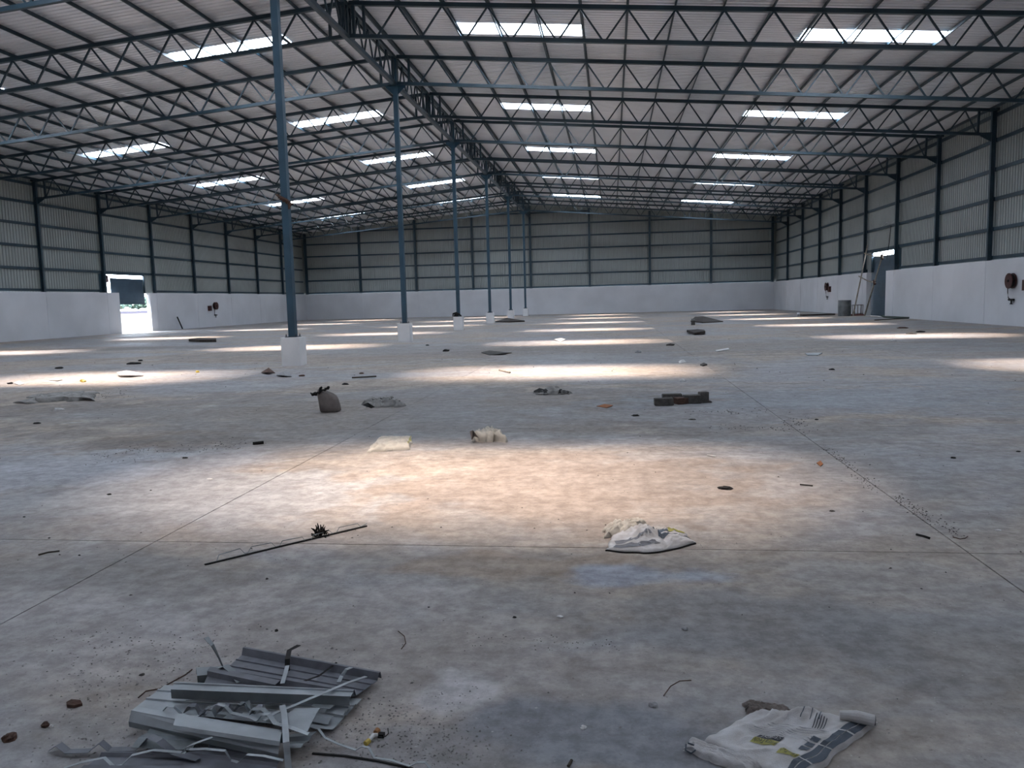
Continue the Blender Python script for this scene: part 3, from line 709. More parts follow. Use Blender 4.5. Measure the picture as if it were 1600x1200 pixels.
cloth('sack_mouth', None, [(950, 826), (1004, 818), (1002, 834), (944, 842)], .06, BAGC, 47, 26, 1.5, .10, None, 3.5, .5, .012, 0, sk2)
MB().tube([s2(i / 24, 1) + Vector((0, -.004, -.006)) for i in range(25)], .006, 5).build('underside_shade', DARK, sk2)  # black tube stands in for the shade under the near edge
decal(s2, [(.08, .88), (.55, .80), (.60, .86), (.10, .97)], INK_SHADE, sk2, 'print_and_shade_line', .004, 14)  # another fold shade drawn in grey
sk3, s3 = cloth('cream_sack', 'flat cream woven sack left of centre in the first light pool', [(596, 683), (643, 683), (641, 703), (573, 707)], .06, BAGC, 12, 40, 2.2, .05, lambda s_, t_: .35 + .6 * t_, 3.2)
decal(s3, [(.93, .1), (.985, .1), (.985, .9), (.93, .9)], INKY, sk3, 'yellow_edge', .005)
sk4, s4 = cloth('cream_rag_sack', 'small crumpled cream sack with an upright corner near the centre', [(742, 682), (776, 681), (791, 691), (739, 691)], .09, BAGC, 15, 34, 2.2, .10, None, 3.0)
MB().add([tuple(spot(737, 688, .03)), tuple(spot(734, 674, .12)), tuple(spot(739, 672, .15)), tuple(spot(748, 684, .08)), tuple(spot(741, 682, .06))], [(0, 1, 2, 3, 4)]).build('raised_corner', BAGB, sk4)
sk5, s5 = cloth('grey_sack', 'flattened grey-green sack with dark ends at centre right', [(836, 612), (888, 612), (890, 616.5), (840, 617.5)], .13, BAGD, 19, 24, 1.2, .10, lambda s_, t_: .4 + .5 * math.exp(-((s_ - .55) / .22) ** 2), 2.5)
decal(s5, [(.0, .4), (.30, .4), (.38, 1), (.02, 1)], DARK, sk5, 'dark_end', .006); decal(s5, [(.72, .55), (1, .4), (1, .95), (.62, 1)], DARK, sk5, 'dark_end', .006)
sk6, s6 = cloth('crumpled_grey_sack', 'crumpled grey sack lying right of the standing brown sack', [(570, 629), (620, 627), (626, 636), (572, 637)], .10, BAGD, 23, 36, 1.6, .12, None, 4.5)
decal(s6, [(.15, .30), (.50, .20), (.55, .55), (.2, .75)], DARK, sk6, 'fold_shade_patch', .006); decal(s6, [(.62, .1), (.92, .1), (.9, .4), (.66, .4)], BAGW, sk6, 'pale_patch', .006); decal(s6, [(.70, .55), (.95, .5), (.95, .7), (.7, .75)], DARK, sk6, 'fold_shade_patch', .006)  # dark patches paint fold shade onto the cloth
MB().add([tuple(spot(u, v, z)) for u, v, z in ((566, 633, .08), (575, 629, .1), (586, 636, .06), (580, 638, .02))], [(0, 1, 2, 3)]).build('loose_strap', DARK, sk6)
sk7, s7 = cloth('rubble_sheet', 'collapsed grey plastic sheet with white rubble at the far left', [(55, 618), (150, 613), (146, 626), (40, 630)], .14, BAGD, 29, 34, 1.5, .14, lambda s_, t_: .35 + .5 * t_, 3.4)

# standing brown sack with open mouth
t = thing('standing_sack', 'brown-grey sack standing upright with its mouth open, left of centre', 'sack')
c0 = spot(512, 645); mb = MB(); n = 28
prof = [(0, .90, .0), (.025, 1.0, .0), (.12, 1.0, -.012), (.22, .98, -.028), (.28, .90, -.045), (.315, .72, -.065), (.33, .45, -.08)]
for z, r, ox in prof:
    for k in range(n):
        a = 2 * pi * k / n; ca, sa = cos(a), sin(a); q = (abs(ca) ** 4 + abs(sa) ** 4) ** -.25
        rr = r * q * (1 + .07 * noise.noise(Vector((ca * 2, sa * 2, z * 9))))
        mb.v.append((c0.x + .0 + ox + ca * rr * .150, c0.y + .13 + sa * rr * .12, max(.003, z - .045 * ca * min(1, z * 4))))
for i in range(len(prof) - 1):
    for k in range(n): mb.f.append((i * n + k, i * n + (k + 1) % n, (i + 1) * n + (k + 1) % n, (i + 1) * n + k))
mb.f.append(tuple(range(n))[::-1]); mb.f.append(tuple((len(prof) - 1) * n + k for k in range(n)))
mb.build('sack_body', BAGB, t, smooth=True)
mb = MB(); cx, cy, cz = c0.x - .10, c0.y + .08, .33
mb.tube([(cx + .10 * cos(a * pi / 10), cy + .07 * sin(a * pi / 10), cz + .012 * sin(a * 2.1) + .045 * cos(a * pi / 10)) for a in range(21)], [.016 + .007 * sin(a * 1.9) for a in range(21)], 7)
mb.tube([(cx - .08, cy - .05, cz - .03), (cx - .14, cy - .06, cz - .05), (cx - .17, cy - .05, cz - .02)], [.03, .024, .008], 7)
mb.tube([(cx - .02, cy - .05, cz + .0), (cx + .0, cy - .06, cz + .05), (cx + .02, cy - .05, cz + .07)], [.02, .022, .012], 7)
mb.tube([(cx + .10, cy - .05, cz + .04), (cx + .125, cy - .05, cz + .075)], [.02, .012], 7)
mb.build('open_mouth', DARK, t)

# ------------------------------------------------------------------ bricks pile
def brick_obj(u, v, l, w_, h, rz, m, name, label, cat='brick', group=None, rx=0.0, z=0.0):
    p = spot(u, v); r = random.Random(int(u * 7 + v))
    mb = MB(); b_ = .008; ring = [(-l/2, -w_/2), (l/2, -w_/2), (l/2, w_/2), (-l/2, w_/2)]
    for zz, ins in ((0, b_), (b_, 0), (h - b_, 0), (h, b_)):
        mb.v += [((x - math.copysign(ins, x)) + r.uniform(-.004, .004), (y - math.copysign(ins, y)) + r.uniform(-.004, .004), zz + r.uniform(-.003, .003) * (zz > .01)) for x, y in ring]
    for i in range(3):
        for k in range(4): mb.f.append((i * 4 + k, i * 4 + (k + 1) % 4, (i + 1) * 4 + (k + 1) % 4, (i + 1) * 4 + k))
    mb.f += [(3, 2, 1, 0), (12, 13, 14, 15)]
    o = mb.build(name, m, None, (p.x, p.y, z)); o.rotation_euler = (rx, 0, rz); return tag(o, label, cat, group)
GB = 'loose blocks in the small pile'
brick_obj(1037, 633, .28, .14, .11, .1, BLOCKM, 'cement_block', 'grey block at the front left of the small block pile', 'block', GB)
brick_obj(1050, 627, .30, .14, .12, .05, BLOCKM, 'cement_block', 'dark grey block at the back left of the small block pile', 'block', GB)
brick_obj(1064, 631, .18, .13, .10, .5, BRICKM, 'clay_brick', 'reddish broken brick in the middle of the small block pile', 'brick', GB)
brick_obj(1081, 630, .26, .13, .13, .05, BLOCKM, 'cement_block', 'long dark block right of the reddish brick in the pile', 'block', GB)
ROCKS0 = [(1070, 621, .10, 'mortar lump lying on the back of the small block pile'), (1090, 624, .08, 'small mortar lump between the long block and the upright block'), (1108, 629, .08, 'crumbled mortar lump at the right foot of the upright block')]
brick_obj(1099, 629, .13, .12, .17, .25, BLOCKM, 'cement_block', 'block standing upright at the right end of the pile', 'block', GB)
# ------------------------------------------------------------------ small debris
def rock(u, v, r, m, name, label, cat, seed, flat=.6, elong=1.0, group=None):
    r *= .66 if v > 950 else .42; p = spot(u, v); mb = MB(); rg = 6; sg = 9
    mb.v.append((0, 0, -r * flat * .35))
    for i in range(1, rg):
        th = pi * i / rg
        for k in range(sg):
            a = 2 * pi * k / sg; d = Vector((sin(th) * cos(a), sin(th) * sin(a), -cos(th))); q = r * (1 + .5 * noise.noise(d * 1.6 + Vector((seed, 0, 0))))
            mb.v.append((d.x * q * elong, d.y * q, max(-r * flat * .35, d.z * q * flat)))
    mb.v.append((0, 0, r * flat * (1 + .4 * noise.noise(Vector((seed, 0, 1))))))
    for k in range(sg): mb.f.append((0, 1 + (k + 1) % sg, 1 + k))
    for i in range(rg - 2):
        for k in range(sg): mb.f.append((1 + i * sg + k, 1 + i * sg + (k + 1) % sg, 1 + (i + 1) * sg + (k + 1) % sg, 1 + (i + 1) * sg + k))
    L_ = len(mb.v) - 1
    for k in range(sg): mb.f.append((L_, 1 + (rg - 2) * sg + k, 1 + (rg - 2) * sg + (k + 1) % sg))
    o = mb.build(name, m, None, (p.x, p.y, r * flat * .35)); o.rotation_euler.z = random.Random(seed).uniform(-.5, .5)
    return tag(o, label, cat, group)
for i, (u, v, r, lb) in enumerate(ROCKS0): rock(u, v, r, BLOCKM, 'mortar_lump', lb, 'rubble', 70 + i, .7, 1.3)
ROCKS = [
 (1020, 1103, .024, STONE, 'stone', 'rounded grey stone in the right foreground below the curled wire', 'stone', .7, 1.3),
 (912, 1138, .017, WSTONE, 'plaster_chip', 'small square white chip in the front centre of the floor', 'chip', .8, 1.1),
 (15, 1155, .042, BRICKM, 'brick_fragment', 'red brown brick fragment at the lower left picture edge', 'brick', .6, 1.1),
 (71, 1135, .024, RUST, 'rusty_lump', 'dark rusty lump with white chip at the lower left', 'rubble', .8, 1.1),
 (80, 1136, .012, WSTONE, 'plaster_chip', 'tiny white chip touching the rusty lump at lower left', 'chip', .9, 1.1),
 (432, 986, .014, DARK, 'stone', 'dark pebble above the pile of metal offcuts', 'stone', .8, 1),
 (1134, 764, .095, DARK, 'burnt_lump', 'black flattened lump right of centre in the bright area', 'rubble', .45, 1.5),
 (1070, 984, .022, STONE, 'stone', 'small pale stone above the curled wire on the right', 'stone', .7, 1.1),
 (804, 965, .013, DARK, 'stone', 'small dark stone in the lower centre beside a leaf', 'stone', .6, 1.3),
 (670, 949, .012, DARK, 'stone', 'small black pebble in the lower centre left', 'stone', .7, 1.2),
 (1082, 656, .06, BLOCKM, 'block_piece', 'small dark block piece in front of the block pile', 'block', .5, 2.0),
 (993, 650, .09, DARK, 'mortar_clump', 'dark clump left in front of the block pile', 'rubble', .45, 1.6),
 (1066, 596, .12, WSTONE, 'plaster_lump', 'pale lump with a dark side behind the block pile', 'rubble', .7, 1.2),
 (1048, 540, .26, BLOCKM, 'rubble_lump', 'dark rubble lump right of the fourth light pool', 'rubble', .5, 1.4),
 (997, 551, .18, STONE, 'stone', 'grey stone left of the dark rubble lump at centre right', 'stone', .7, 1.2),
 (540, 601, .13, DARK, 'black_lump', 'black lump behind the standing brown sack', 'rubble', .5, 1.4),
 (565, 584, .12, BRICKM, 'brick_piece', 'small brick piece right of the nearest white pedestal', 'brick', .5, 1.2),
 (472, 588, .14, BRICKM, 'brick_piece', 'brown brick piece in front of the nearest white pedestal', 'brick', .5, 1.4),
 (697, 549, .22, DARK, 'black_lump', 'black lump on the floor between the second and third pedestals', 'rubble', .6, 1.2),
 (668, 540, .12, DARK, 'black_lump', 'small dark lump just right of the second pedestal', 'rubble', .6, 1.2),
 (130, 597, .15, YEL, 'yellow_scrap', 'yellow plastic scrap in the left light pool', 'scrap', .8, 1.2),
 (16, 600, .12, DARK, 'black_lump', 'black lump at the far left of the left light pool', 'rubble', .6, 1.3),
 (91, 641, .13, WSTONE, 'plaster_lump', 'whitish lump in front of the grey plastic sheet at left', 'rubble', .5, 1.6),
 (210, 569, .28, DARK, 'black_lump', 'black lump behind the left light pool, left one', 'rubble', .4, 1.8),
 (219, 564, .16, DARK, 'black_lump', 'small black lump just right behind the left one by the left light pool', 'rubble', .5, 1.2),
 (93, 576, .2, DARK, 'black_lump', 'black lump behind the left light pool near the picture edge', 'rubble', .5, 1.4),
 (309, 582, .12, YEL, 'yellow_scrap', 'small yellowish block at the right part of the left light pool', 'scrap', .8, 1),
 (328, 749, .05, WSTONE, 'plaster_chip', 'white chip in the pale clean area left of centre', 'chip', .35, 1.6),
 (171, 773, .035, DARK, 'stone', 'dark pebble in the pale clean area at left', 'stone', .6, 1.5),
 (289, 716, .05, DARK, 'stone', 'dark flat pebble above the pale clean area', 'stone', .5, 1.5),
 (77, 841, .018, DARK, 'stone', 'black pebble on the left above the lying thin stick', 'stone', .6, 1.3),
 (124, 868, .017, DARK, 'stone', 'black pebble right of the lying thin stick at left', 'stone', .6, 1.4),
 (38, 808, .02, DARK, 'stone', 'black pebble near the left picture edge at mid height', 'stone', .7, 1.1),
 (58, 662, .09, DARK, 'stone', 'dark flat stone left below the grey plastic sheet', 'stone', .4, 1.6),
 (1490, 716, .05, DARK, 'stone', 'dark pebble on the right beyond the slab joint', 'stone', .5, 1.3),
 (1591, 706, .04, DARK, 'stone', 'dark pebble at the right picture edge', 'stone', .5, 1.3),
 (1300, 799, .035, BLOCKM, 'mortar_clump', 'dark crumbly clump left of the long slab joint', 'rubble', .5, 1.5),
 (1559, 829, .03, WSTONE, 'plaster_chip', 'whitish crumpled chip at the right edge', 'chip', .5, 1.8),
 (1300, 578, .11, DARK, 'stone', 'black stone on the shadowed floor at right', 'stone', .5, 1.4),
 (1396, 533, .17, WSTONE, 'plaster_lump', 'white lump in front of the right light pool', 'rubble', .8, 1.2),
 (1424, 522, .3, BLOCKM, 'yellow_scrap', 'tan lump in the right light pool', 'scrap', .35, 1.6),
 (1438, 519, .3, DARK, 'black_lump', 'dark lump at the back of the right light pool', 'rubble', .35, 1.5),
 (1410, 513, .35, BRICKM, 'brick_piece', 'brown piece behind the right light pool', 'brick', .3, 1.6),
 (875, 964, .018, WSTONE, 'plaster_chip', 'pale curled chip in the lower centre', 'chip', .5, 1.6),
 (1276, 656, .05, DARK, 'stone', 'small black stone where the slab joint begins on the right', 'stone', .5, 1.2),
 (222, 1055, .015, BLOCKM, 'stone', 'olive brown pebble left of the metal offcuts', 'stone', .7, 1.2),
]
for i, (u, v, r, m, nm, lb, ct, fl_, el) in enumerate(ROCKS): rock(u, v, r, m, nm, lb, ct, i + 1, fl_, el)

def flat(poly, name, label, cat, m, th=.01, warp=.03, seed=1): return tag(plate(poly, 0, th, warp, seed).build(name, m), label, cat)
flat([(104, 1101), (112, 1098), (126, 1099), (129, 1103), (116, 1107), (105, 1106)], 'tile_fragment', 'flat reddish tile fragment left of the metal offcuts', 'tile', BRICKM, .012, .006)
flat([(183, 587), (198, 583.5), (222, 585), (224, 588), (205, 590), (188, 590)], 'white_board', 'long whitish board piece in the left light pool', 'board', WSTONE, .03, .06, 2)
flat([(295, 534), (310, 532), (338, 532), (338, 534.5), (312, 535)], 'dark_plank', 'long dark plank on the floor in front of the left hose reel', 'plank', WOOD, .12, .02, 2)
flat([(75, 594), (86, 591), (98, 594), (90, 596)], 'paper_scrap', 'pale scrap in the left light pool near the yellow piece', 'scrap', BAGC, .01, .06, 5)
flat([(22, 600), (30, 597), (38, 600), (30, 602)], 'white_scrap', 'white scrap at the left end of the left light pool', 'scrap', WSTONE, .01, .04, 6)
flat([(432, 588), (440, 583), (452, 585), (456, 589), (444, 590)], 'paper_scrap', 'grey crumpled paper left of the nearest white pedestal', 'scrap', STONE, .01, .10, 7)
flat([(408, 583), (420, 580), (430, 583), (418, 586)], 'brown_scrap', 'brown crumpled scrap left of the nearest pedestal', 'scrap', BRICKM, .01, .10, 8)
flat([(752, 552), (765, 549), (800, 552), (785, 555), (765, 555)], 'cardboard_scrap', 'flat dark scrap right of the second pedestal', 'scrap', BLOCKM, .01, .06, 9)
flat([(866, 532), (876, 529.5), (884, 531.5), (876, 534)], 'paper_scrap', 'small whitish scrap in the middle of the far floor', 'scrap', WSTONE, .01, .1, 10)
flat([(932, 635), (945, 632), (958, 635), (948, 637.5)], 'orange_leaf', 'brown orange leaf left of the block pile', 'leaf', ORNG, .006, .03, 11)
flat([(1276, 725), (1282, 722), (1286, 727), (1282, 729)], 'orange_leaf', 'small orange leaf near the long slab joint', 'leaf', ORNG, .006, .02, 12)
flat([(1079, 503), (1086, 498), (1098, 497.5), (1105, 500), (1130, 503), (1098, 505)], 'steel_sheet_heap', 'dark bent sheet heap on the floor before the far end wall', 'sheet', WOOD, .05, .22, 13)
flat([(1080, 508), (1080, 504.5), (1086, 504.5), (1086, 508)], 'small_block', 'small dark block in front of the dark sheet heap', 'block', BLOCKM, .25, .01, 14)
flat([(1073, 521), (1085, 518), (1090, 519), (1100, 519), (1102, 523), (1085, 523.5)], 'timber_heap', 'dark timber pieces below the dark sheet heap', 'timber', WOOD, .10, .06, 15)
flat([(774, 503.5), (784, 501.5), (792, 501.5), (820, 503), (795, 504)], 'dark_sheet', 'long dark sheet on the floor between the fourth and fifth pedestals', 'sheet', WOOD, .08, .25, 16)
flat([(834, 613), (843, 610), (850, 613), (842, 616)], 'dark_flap', 'dark opened flap at the left end of the grey-green sack', 'scrap', DARK, .01, .07, 17)
flat([(1094, 571), (1100, 569.5), (1105, 571), (1098, 572.5)], 'dark_scrap', 'small dark scrap beyond the block pile', 'scrap', BLOCKM, .03, .04, 18)
flat([(1060, 566), (1068, 563), (1072, 566), (1062, 568)], 'plaster_scrap', 'small pale scrap behind the pale lump at centre right', 'scrap', WSTONE, .01, .06, 19)
flat([(1258, 553), (1285, 552), (1278, 556), (1262, 556)], 'white_board', 'thin whitish board flat on the right floor', 'board', LSTEEL, .02, .02, 20)
flat([(1118, 548), (1138, 545), (1140, 547), (1120, 550)], 'paper_strip', 'thin pale strip flat on the floor right of the rubble lump', 'scrap', WSTONE, .02, .02, 21)

def stick(pts, r, name, label, cat, m): return tag(MB().tube([spot(u, v, z) for u, v, z in pts], r, 6).build(name, m), label, cat)
stick([(60, 867, .01), (75, 863, .015), (93, 861, .01)], .006, 'dry_stick', 'thin dry stick lying on the left above the foreground', 'stick', BARK)
stick([(395, 693, .015), (412, 691, .02)], .02, 'dark_stick', 'short dark stick between the standing sack and the pale area', 'stick', DARK)
stick([(1432, 835, .01), (1444, 838, .015), (1453, 841, .01)], .008, 'dark_stick', 'short dark stick by the long slab joint on the right', 'stick', DARK)
stick([(1489, 839, .006), (1500, 842, .006), (1508, 841, .01), (1512, 838, .004)], .003, 'bent_wire', 'thin bent wire at the end of the long slab joint', 'wire', RUST)
stick([(622, 986, .004), (632, 994, .012), (634, 1005, .012), (627, 1014, .004)], .0022, 'curled_wire', 'thin curled wire right of the metal offcuts', 'wire', RUST)
stick([(1037, 1087, .004), (1048, 1072, .015), (1062, 1064, .02), (1080, 1063, .004)], .0022, 'curled_wire', 'thin curled wire above the rounded grey stone', 'wire', RUST)
stick([(550, 590, .015), (588, 588, .03)], .018, 'lying_stick', 'thin straight stick right of the nearest pedestal', 'stick', BARK)
stick([(780, 578, .015), (797, 582, .02)], .02, 'lying_stick', 'thin pale stick in the second central light pool', 'stick', BAMBOO)
stick([(1250, 757, .01), (1270, 759, .01)], .006, 'dark_twig', 'thin dark twig left of the long slab joint', 'stick', DARK)
stick([(1105, 711, .01), (1118, 713, .01)], .007, 'white_twig', 'short pale twig between the block pile and black lump', 'stick', WSTONE)
stick([(893, 1188, .006), (888, 1197, .006)], .006, 'dark_twig', 'short dark twig at the bottom centre edge', 'stick', BARK)

# long cut strip of profiled sheet with a black tuft
t = thing('metal_strip', 'long thin cut strip of profiled sheet lying left of centre', 'strip')
ribbon([(320, 882, .006), (345, 876, .006), (440, 853, .006), (573, 821.5, .006)], .018, .006).build('dark_straight_line', DARK, t)  # straight black ribbon along the foot of the hats
pz = []
for u0, v0, u1, v1, u2, v2, u3, v3 in ((338, 878, 342, 867, 375, 857, 382, 864), (387, 864, 393, 854, 424, 848, 431, 854), (437, 853, 441, 845, 472, 839, 477, 845), (486, 843, 490, 836, 514, 829, 521, 834), (526, 832, 530, 824, 558, 818, 564, 823)):
    pz += [(u0, v0, .004), (u1, v1, .034), (u2, v2, .034), (u3, v3, .004)]
ribbon(pz + [(573, 818, .02)], .005, .004).build('hat_edge', MSTEEL, t)
mb = MB(); c = spot(500, 838, .0); r = random.Random(4)
for i in range(60):
    q = Vector((r.gauss(0, .022), r.gauss(0, .014), abs(r.gauss(0.02, .018)))); mb.tube([c + q, c + q * 1.3 + Vector((r.gauss(0, .012), r.gauss(0, .01), r.uniform(0, .02)))], [.007, .003], 4)
tag(mb.build('black_tuft', DARK), 'fuzzy black tuft lying on the long metal strip', 'rag')

# ------------------------------------------------------------------ pile of sheet-metal offcuts, lower left
GP = 'sheet metal offcuts in the front pile'
def off(mb, name, label, m, cat='metal offcut'): return tag(mb.build(name, m), label, cat, GP)
rib = [(0, 0), (0.02, .03), (.07, .03), (.13, 0), (.30, 0), (.31, .005), (.33, .005), (.34, 0), (.55, 0), (.56, .005), (.58, .005), (.59, 0), (.80, 0), (.84, .03), (.92, .03), (1, 0)]
off(folded([(383, 1019), (596, 1059), (546, 1094), (338, 1058)], .03, rib), 'roof_sheet_offcut', 'dark grey ribbed sheet at the back of the offcut pile', DSTEEL)
off(folded([(330, 1046), (440, 1068), (420, 1088), (318, 1066)], .045, [(0, 0), (.1, .02), (.5, .022), (.55, 0), (1, -.01)]), 'roof_sheet_offcut', 'dark folded sheet piece at the back left of the pile', DSTEEL)
off(folded([(258, 1070), (565, 1092), (520, 1140), (208, 1108)], .022, [(0, 0), (.2, 0), (.22, .006), (.26, .006), (.28, 0), (.55, 0), (.57, .006), (.61, .006), (.63, 0), (1, 0)]), 'roof_sheet_offcut', 'wide light grey sheet in the middle of the pile', LSTEEL)
off(folded([(272, 1067), (553, 1080), (546, 1091), (267, 1080)], .085, [(0, -.02), (0, .006), (.10, .006), (.14, 0), (.84, 0), (.88, .008), (1, .008), (1.0, -.03)], tilt=(0, .0, 0, 0)), 'long_flashing', 'long pale steel flashing lying straight across the pile', LSTEEL)
off(folded([(300, 1084), (500, 1091), (495, 1104), (290, 1094)], .045, [(0, 0), (.5, -.01), (1, 0)]), 'shade_sheet', 'dark sheet standing in for the shade under the long pale flashing', DSTEEL)  # dark colour here paints the shade beneath the flashing
off(folded([(214, 1104), (442, 1141), (434, 1166), (200, 1116)], .08, [(0, -.05), (.0, 0), (.62, .004), (.66, 0), (1, -.03), (1, -.05)]), 'long_flashing', 'long blue-grey flashing with folded lip at the front of the pile', LSTEEL)
off(folded([(275, 1118), (440, 1145), (437, 1160), (270, 1135)], .098, [(0, 0), (.9, .0), (1, -.012)]), 'flashing_overlap', 'pale flashing overlapping the blue-grey one at the pile front', LSTEEL)
off(folded([(330, 1148), (430, 1165), (420, 1182), (322, 1160)], .04, [(0, 0), (.5, -.02), (1, -.035)]), 'folded_offcut', 'dark underside of folded sheet below the front flashing', DSTEEL)
off(folded([(462, 1106), (500, 1106), (480, 1143), (436, 1128)], .085, [(0, 0), (.3, .004), (1, 0)]), 'square_plate', 'square pale plate near the right end of the pile', LSTEEL)
off(folded([(500, 1091), (533, 1093), (515, 1108), (486, 1103)], .055, [(0, 0), (1, 0)]), 'small_plate', 'small pale plate under the flashing at the right end', LSTEEL)
off(folded([(520, 1099), (549, 1101), (536, 1118), (508, 1113)], .035, [(0, 0), (.3, .006), (.35, 0), (.65, 0), (.7, .006), (1, 0)]), 'small_plate', 'small ribbed pale plate at the far right of the pile', LSTEEL)
off(folded([(486, 1113), (522, 1119), (512, 1128), (478, 1122)], .04, [(0, 0), (.5, .005), (1, -.01)]), 'small_plate', 'narrow pale plate below the ribbed plate at right', LSTEEL)
off(folded([(497, 1117), (513, 1123), (508, 1130), (494, 1124)], .03, [(0, 0), (1, 0)]), 'rusty_plate', 'small rusty brown plate at the right end of the pile', RUST)
off(folded([(455, 1147), (495, 1143), (470, 1168), (444, 1168)], .035, [(0, 0), (.3, .004), (.5, -.004), (.8, .004), (1, 0)]), 'bent_plate', 'pale bent plate right of the vertical strip', LSTEEL)
off(folded([(170, 1172), (330, 1176), (330, 1215), (110, 1215)], .012, [(0, 0), (.2, .012), (.25, 0), (.6, 0), (.65, .01), (1, 0)]), 'roof_sheet_offcut', 'dark grey sheet at the bottom left of the pile', DSTEEL)
off(folded([(300, 1165), (440, 1186), (420, 1222), (280, 1215)], .02, [(0, 0), (.3, .01), (.35, 0), (.8, 0), (1, .01)]), 'roof_sheet_offcut', 'dark grey sheet at the bottom of the pile under the strips', DSTEEL)
off(folded([(245, 1130), (320, 1145), (300, 1172), (205, 1168)], .035, [(0, .02), (.4, 0), (.7, .012), (1, 0)]), 'crumpled_offcut', 'crumpled mid grey sheet between flashing and bottom strips', MSTEEL)
off(folded([(306, 1043), (346, 1041), (344, 1052), (308, 1056)], .05, [(0, -.03), (0, 0), (1, 0), (1, -.035)]), 'small_channel', 'small grey channel piece at the back left end of the pile', MSTEEL)
S_ = lambda pts, w_, name, label, m, edge=False, th=.0018: off(ribbon(pts, w_, th, edge), name, label, m, 'metal strip')
S_([(441, 1102, .10), (444, 1115, .105), (446, 1140, .12), (447, 1160, .125), (449, 1180, .08), (451, 1206, .03)], .022, 'straight_strip', 'pale flat strip hanging down over the pile front', LSTEEL)
S_([(572, 1057, .055), (545, 1066, .08), (505, 1083, .105), (488, 1090, .11), (458, 1103, .10), (432, 1113, .09), (412, 1126, .09)], .016, 'twisted_strip', 'twisted pale strip crossing the long flashing at right', LSTEEL)
S_([(250, 1116, .06), (262, 1103, .10), (272, 1104, .10), (284, 1116, .06), (310, 1119, .06), (325, 1107, .09), (340, 1100, .12), (352, 1103, .12), (362, 1114, .09), (392, 1121, .09), (402, 1126, .09)], .016, 'kinked_strip', 'kinked pale strip along the middle of the pile', LSTEEL)
S_([(402, 1127, .09), (410, 1116, .12), (420, 1116, .12), (430, 1130, .10), (455, 1137, .10), (482, 1147, .08)], .020, 'kinked_strip', 'kinked pale strip ending at the right plate', LSTEEL)
S_([(376, 1104, .08), (386, 1096, .12), (394, 1108, .09), (410, 1108, .09), (424, 1118, .08)], .022, 'kinked_strip', 'short kinked strip beneath the long flashing', MSTEEL)
S_([(285, 1176, .06), (292, 1167, .10), (306, 1161, .11), (332, 1152, .11)], .012, 'bent_strip', 'narrow pale strip rising towards the front flashing', LSTEEL)
S_([(296, 1171, .09), (320, 1170, .09), (352, 1173, .09), (361, 1188, .04), (372, 1191, .04), (386, 1179, .08), (412, 1181, .08), (442, 1188, .06)], .013, 'kinked_strip', 'kinked pale strip over the bottom sheets', LSTEEL)
S_([(80, 1170, .01), (92, 1163, .03), (106, 1174, .015), (140, 1173, .015), (158, 1159, .05), (172, 1171, .02), (215, 1170, .02), (234, 1150, .07), (250, 1157, .07), (272, 1176, .03), (310, 1186, .03)], .030, 'kinked_strip', 'dark kinked strip reaching out at the lower left', DSTEEL)
S_([(100, 1200, .01), (128, 1191, .02), (163, 1184, .04), (178, 1198, .015), (190, 1196, .015), (206, 1180, .05), (240, 1172, .06), (290, 1176, .05)], .014, 'kinked_strip', 'pale kinked strip at the bottom left edge', LSTEEL)
S_([(467, 1008, .04), (452, 1016, .045), (449, 1030, .075), (449, 1048, .04)], .022, 'dark_strip', 'dark strip hooked over the back ribbed sheet', DARK)
S_([(449, 1040, .07), (446, 1052, .08), (441, 1068, .085)], .018, 'pale_tab', 'short pale tab in front of the dark hooked strip', LSTEEL)
S_([(549, 1043, .065), (541, 1046, .075), (534, 1056, .05), (529, 1066, .045)], .018, 'pale_tab', 'short pale tab over the right part of the ribbed sheet', LSTEEL)
S_([(526, 1035, .06), (515, 1044, .05), (498, 1056, .045), (470, 1066, .045), (452, 1068, .05)], .010, 'dark_strip', 'thin dark strip lying on the ribbed sheet', DARK)
S_([(322, 996, .20), (332, 1008, .18), (342, 1028, .11), (350, 1046, .05)], .022, 'upright_strip', 'grey strip sticking up at the back left of the pile', MSTEEL)
S_([(340, 1044, .06), (352, 1040, .075), (362, 1048, .065), (375, 1066, .05)], .03, 'bent_strip', 'bent blue grey strip at the foot of the upright one', MSTEEL)
S_([(486, 1136, .05), (498, 1139, .06), (508, 1153, .03), (530, 1163, .015), (556, 1172, .01), (566, 1166, .025), (576, 1168, .025), (585, 1184, .005), (612, 1188, .01), (640, 1197, .008), (652, 1191, .02), (664, 1191, .02), (672, 1200, .004)], .010, 'kinked_strip', 'thin kinked strip trailing off to the right of the pile', LSTEEL)
S_([(488, 1177, .004), (540, 1181, .004), (590, 1189, .004), (645, 1201, .004)], .008, 'shadow_line', 'dark thin strip laid as the shadow line below the trailing strip', DARK, False, .004)  # shadow of the trailing strip, modelled as a dark ribbon
S_([(240, 1120, .02), (300, 1130, .02)], .02, 'shadow_gap_strip', 'dark strip filling in the shadow gap behind the front flashing', DSTEEL)  # shade in the gap, put in as a dark strip
random.seed(11)
for i in range(5):
    u = 290 + i * 26; v = 1103 + random.uniform(-3, 7)
    S_([(u, v + 8, .05), (u + 7, v - 3, .085), (u + 16, v - 2, .085), (u + 22, v + 9, .05), (u + 34, v + 11, .05)], random.uniform(.02, .035), 'crumpled_strip',
       f"crumpled {['dark','grey','dark','grey','dark'][i]} strip in the pile centre, {['first','second','third','fourth','fifth'][i]} from the left", [DSTEEL, MSTEEL][i % 2])
t = thing('broken_fitting', 'small broken electric fitting with brass ends right of the metal pile', 'fitting')
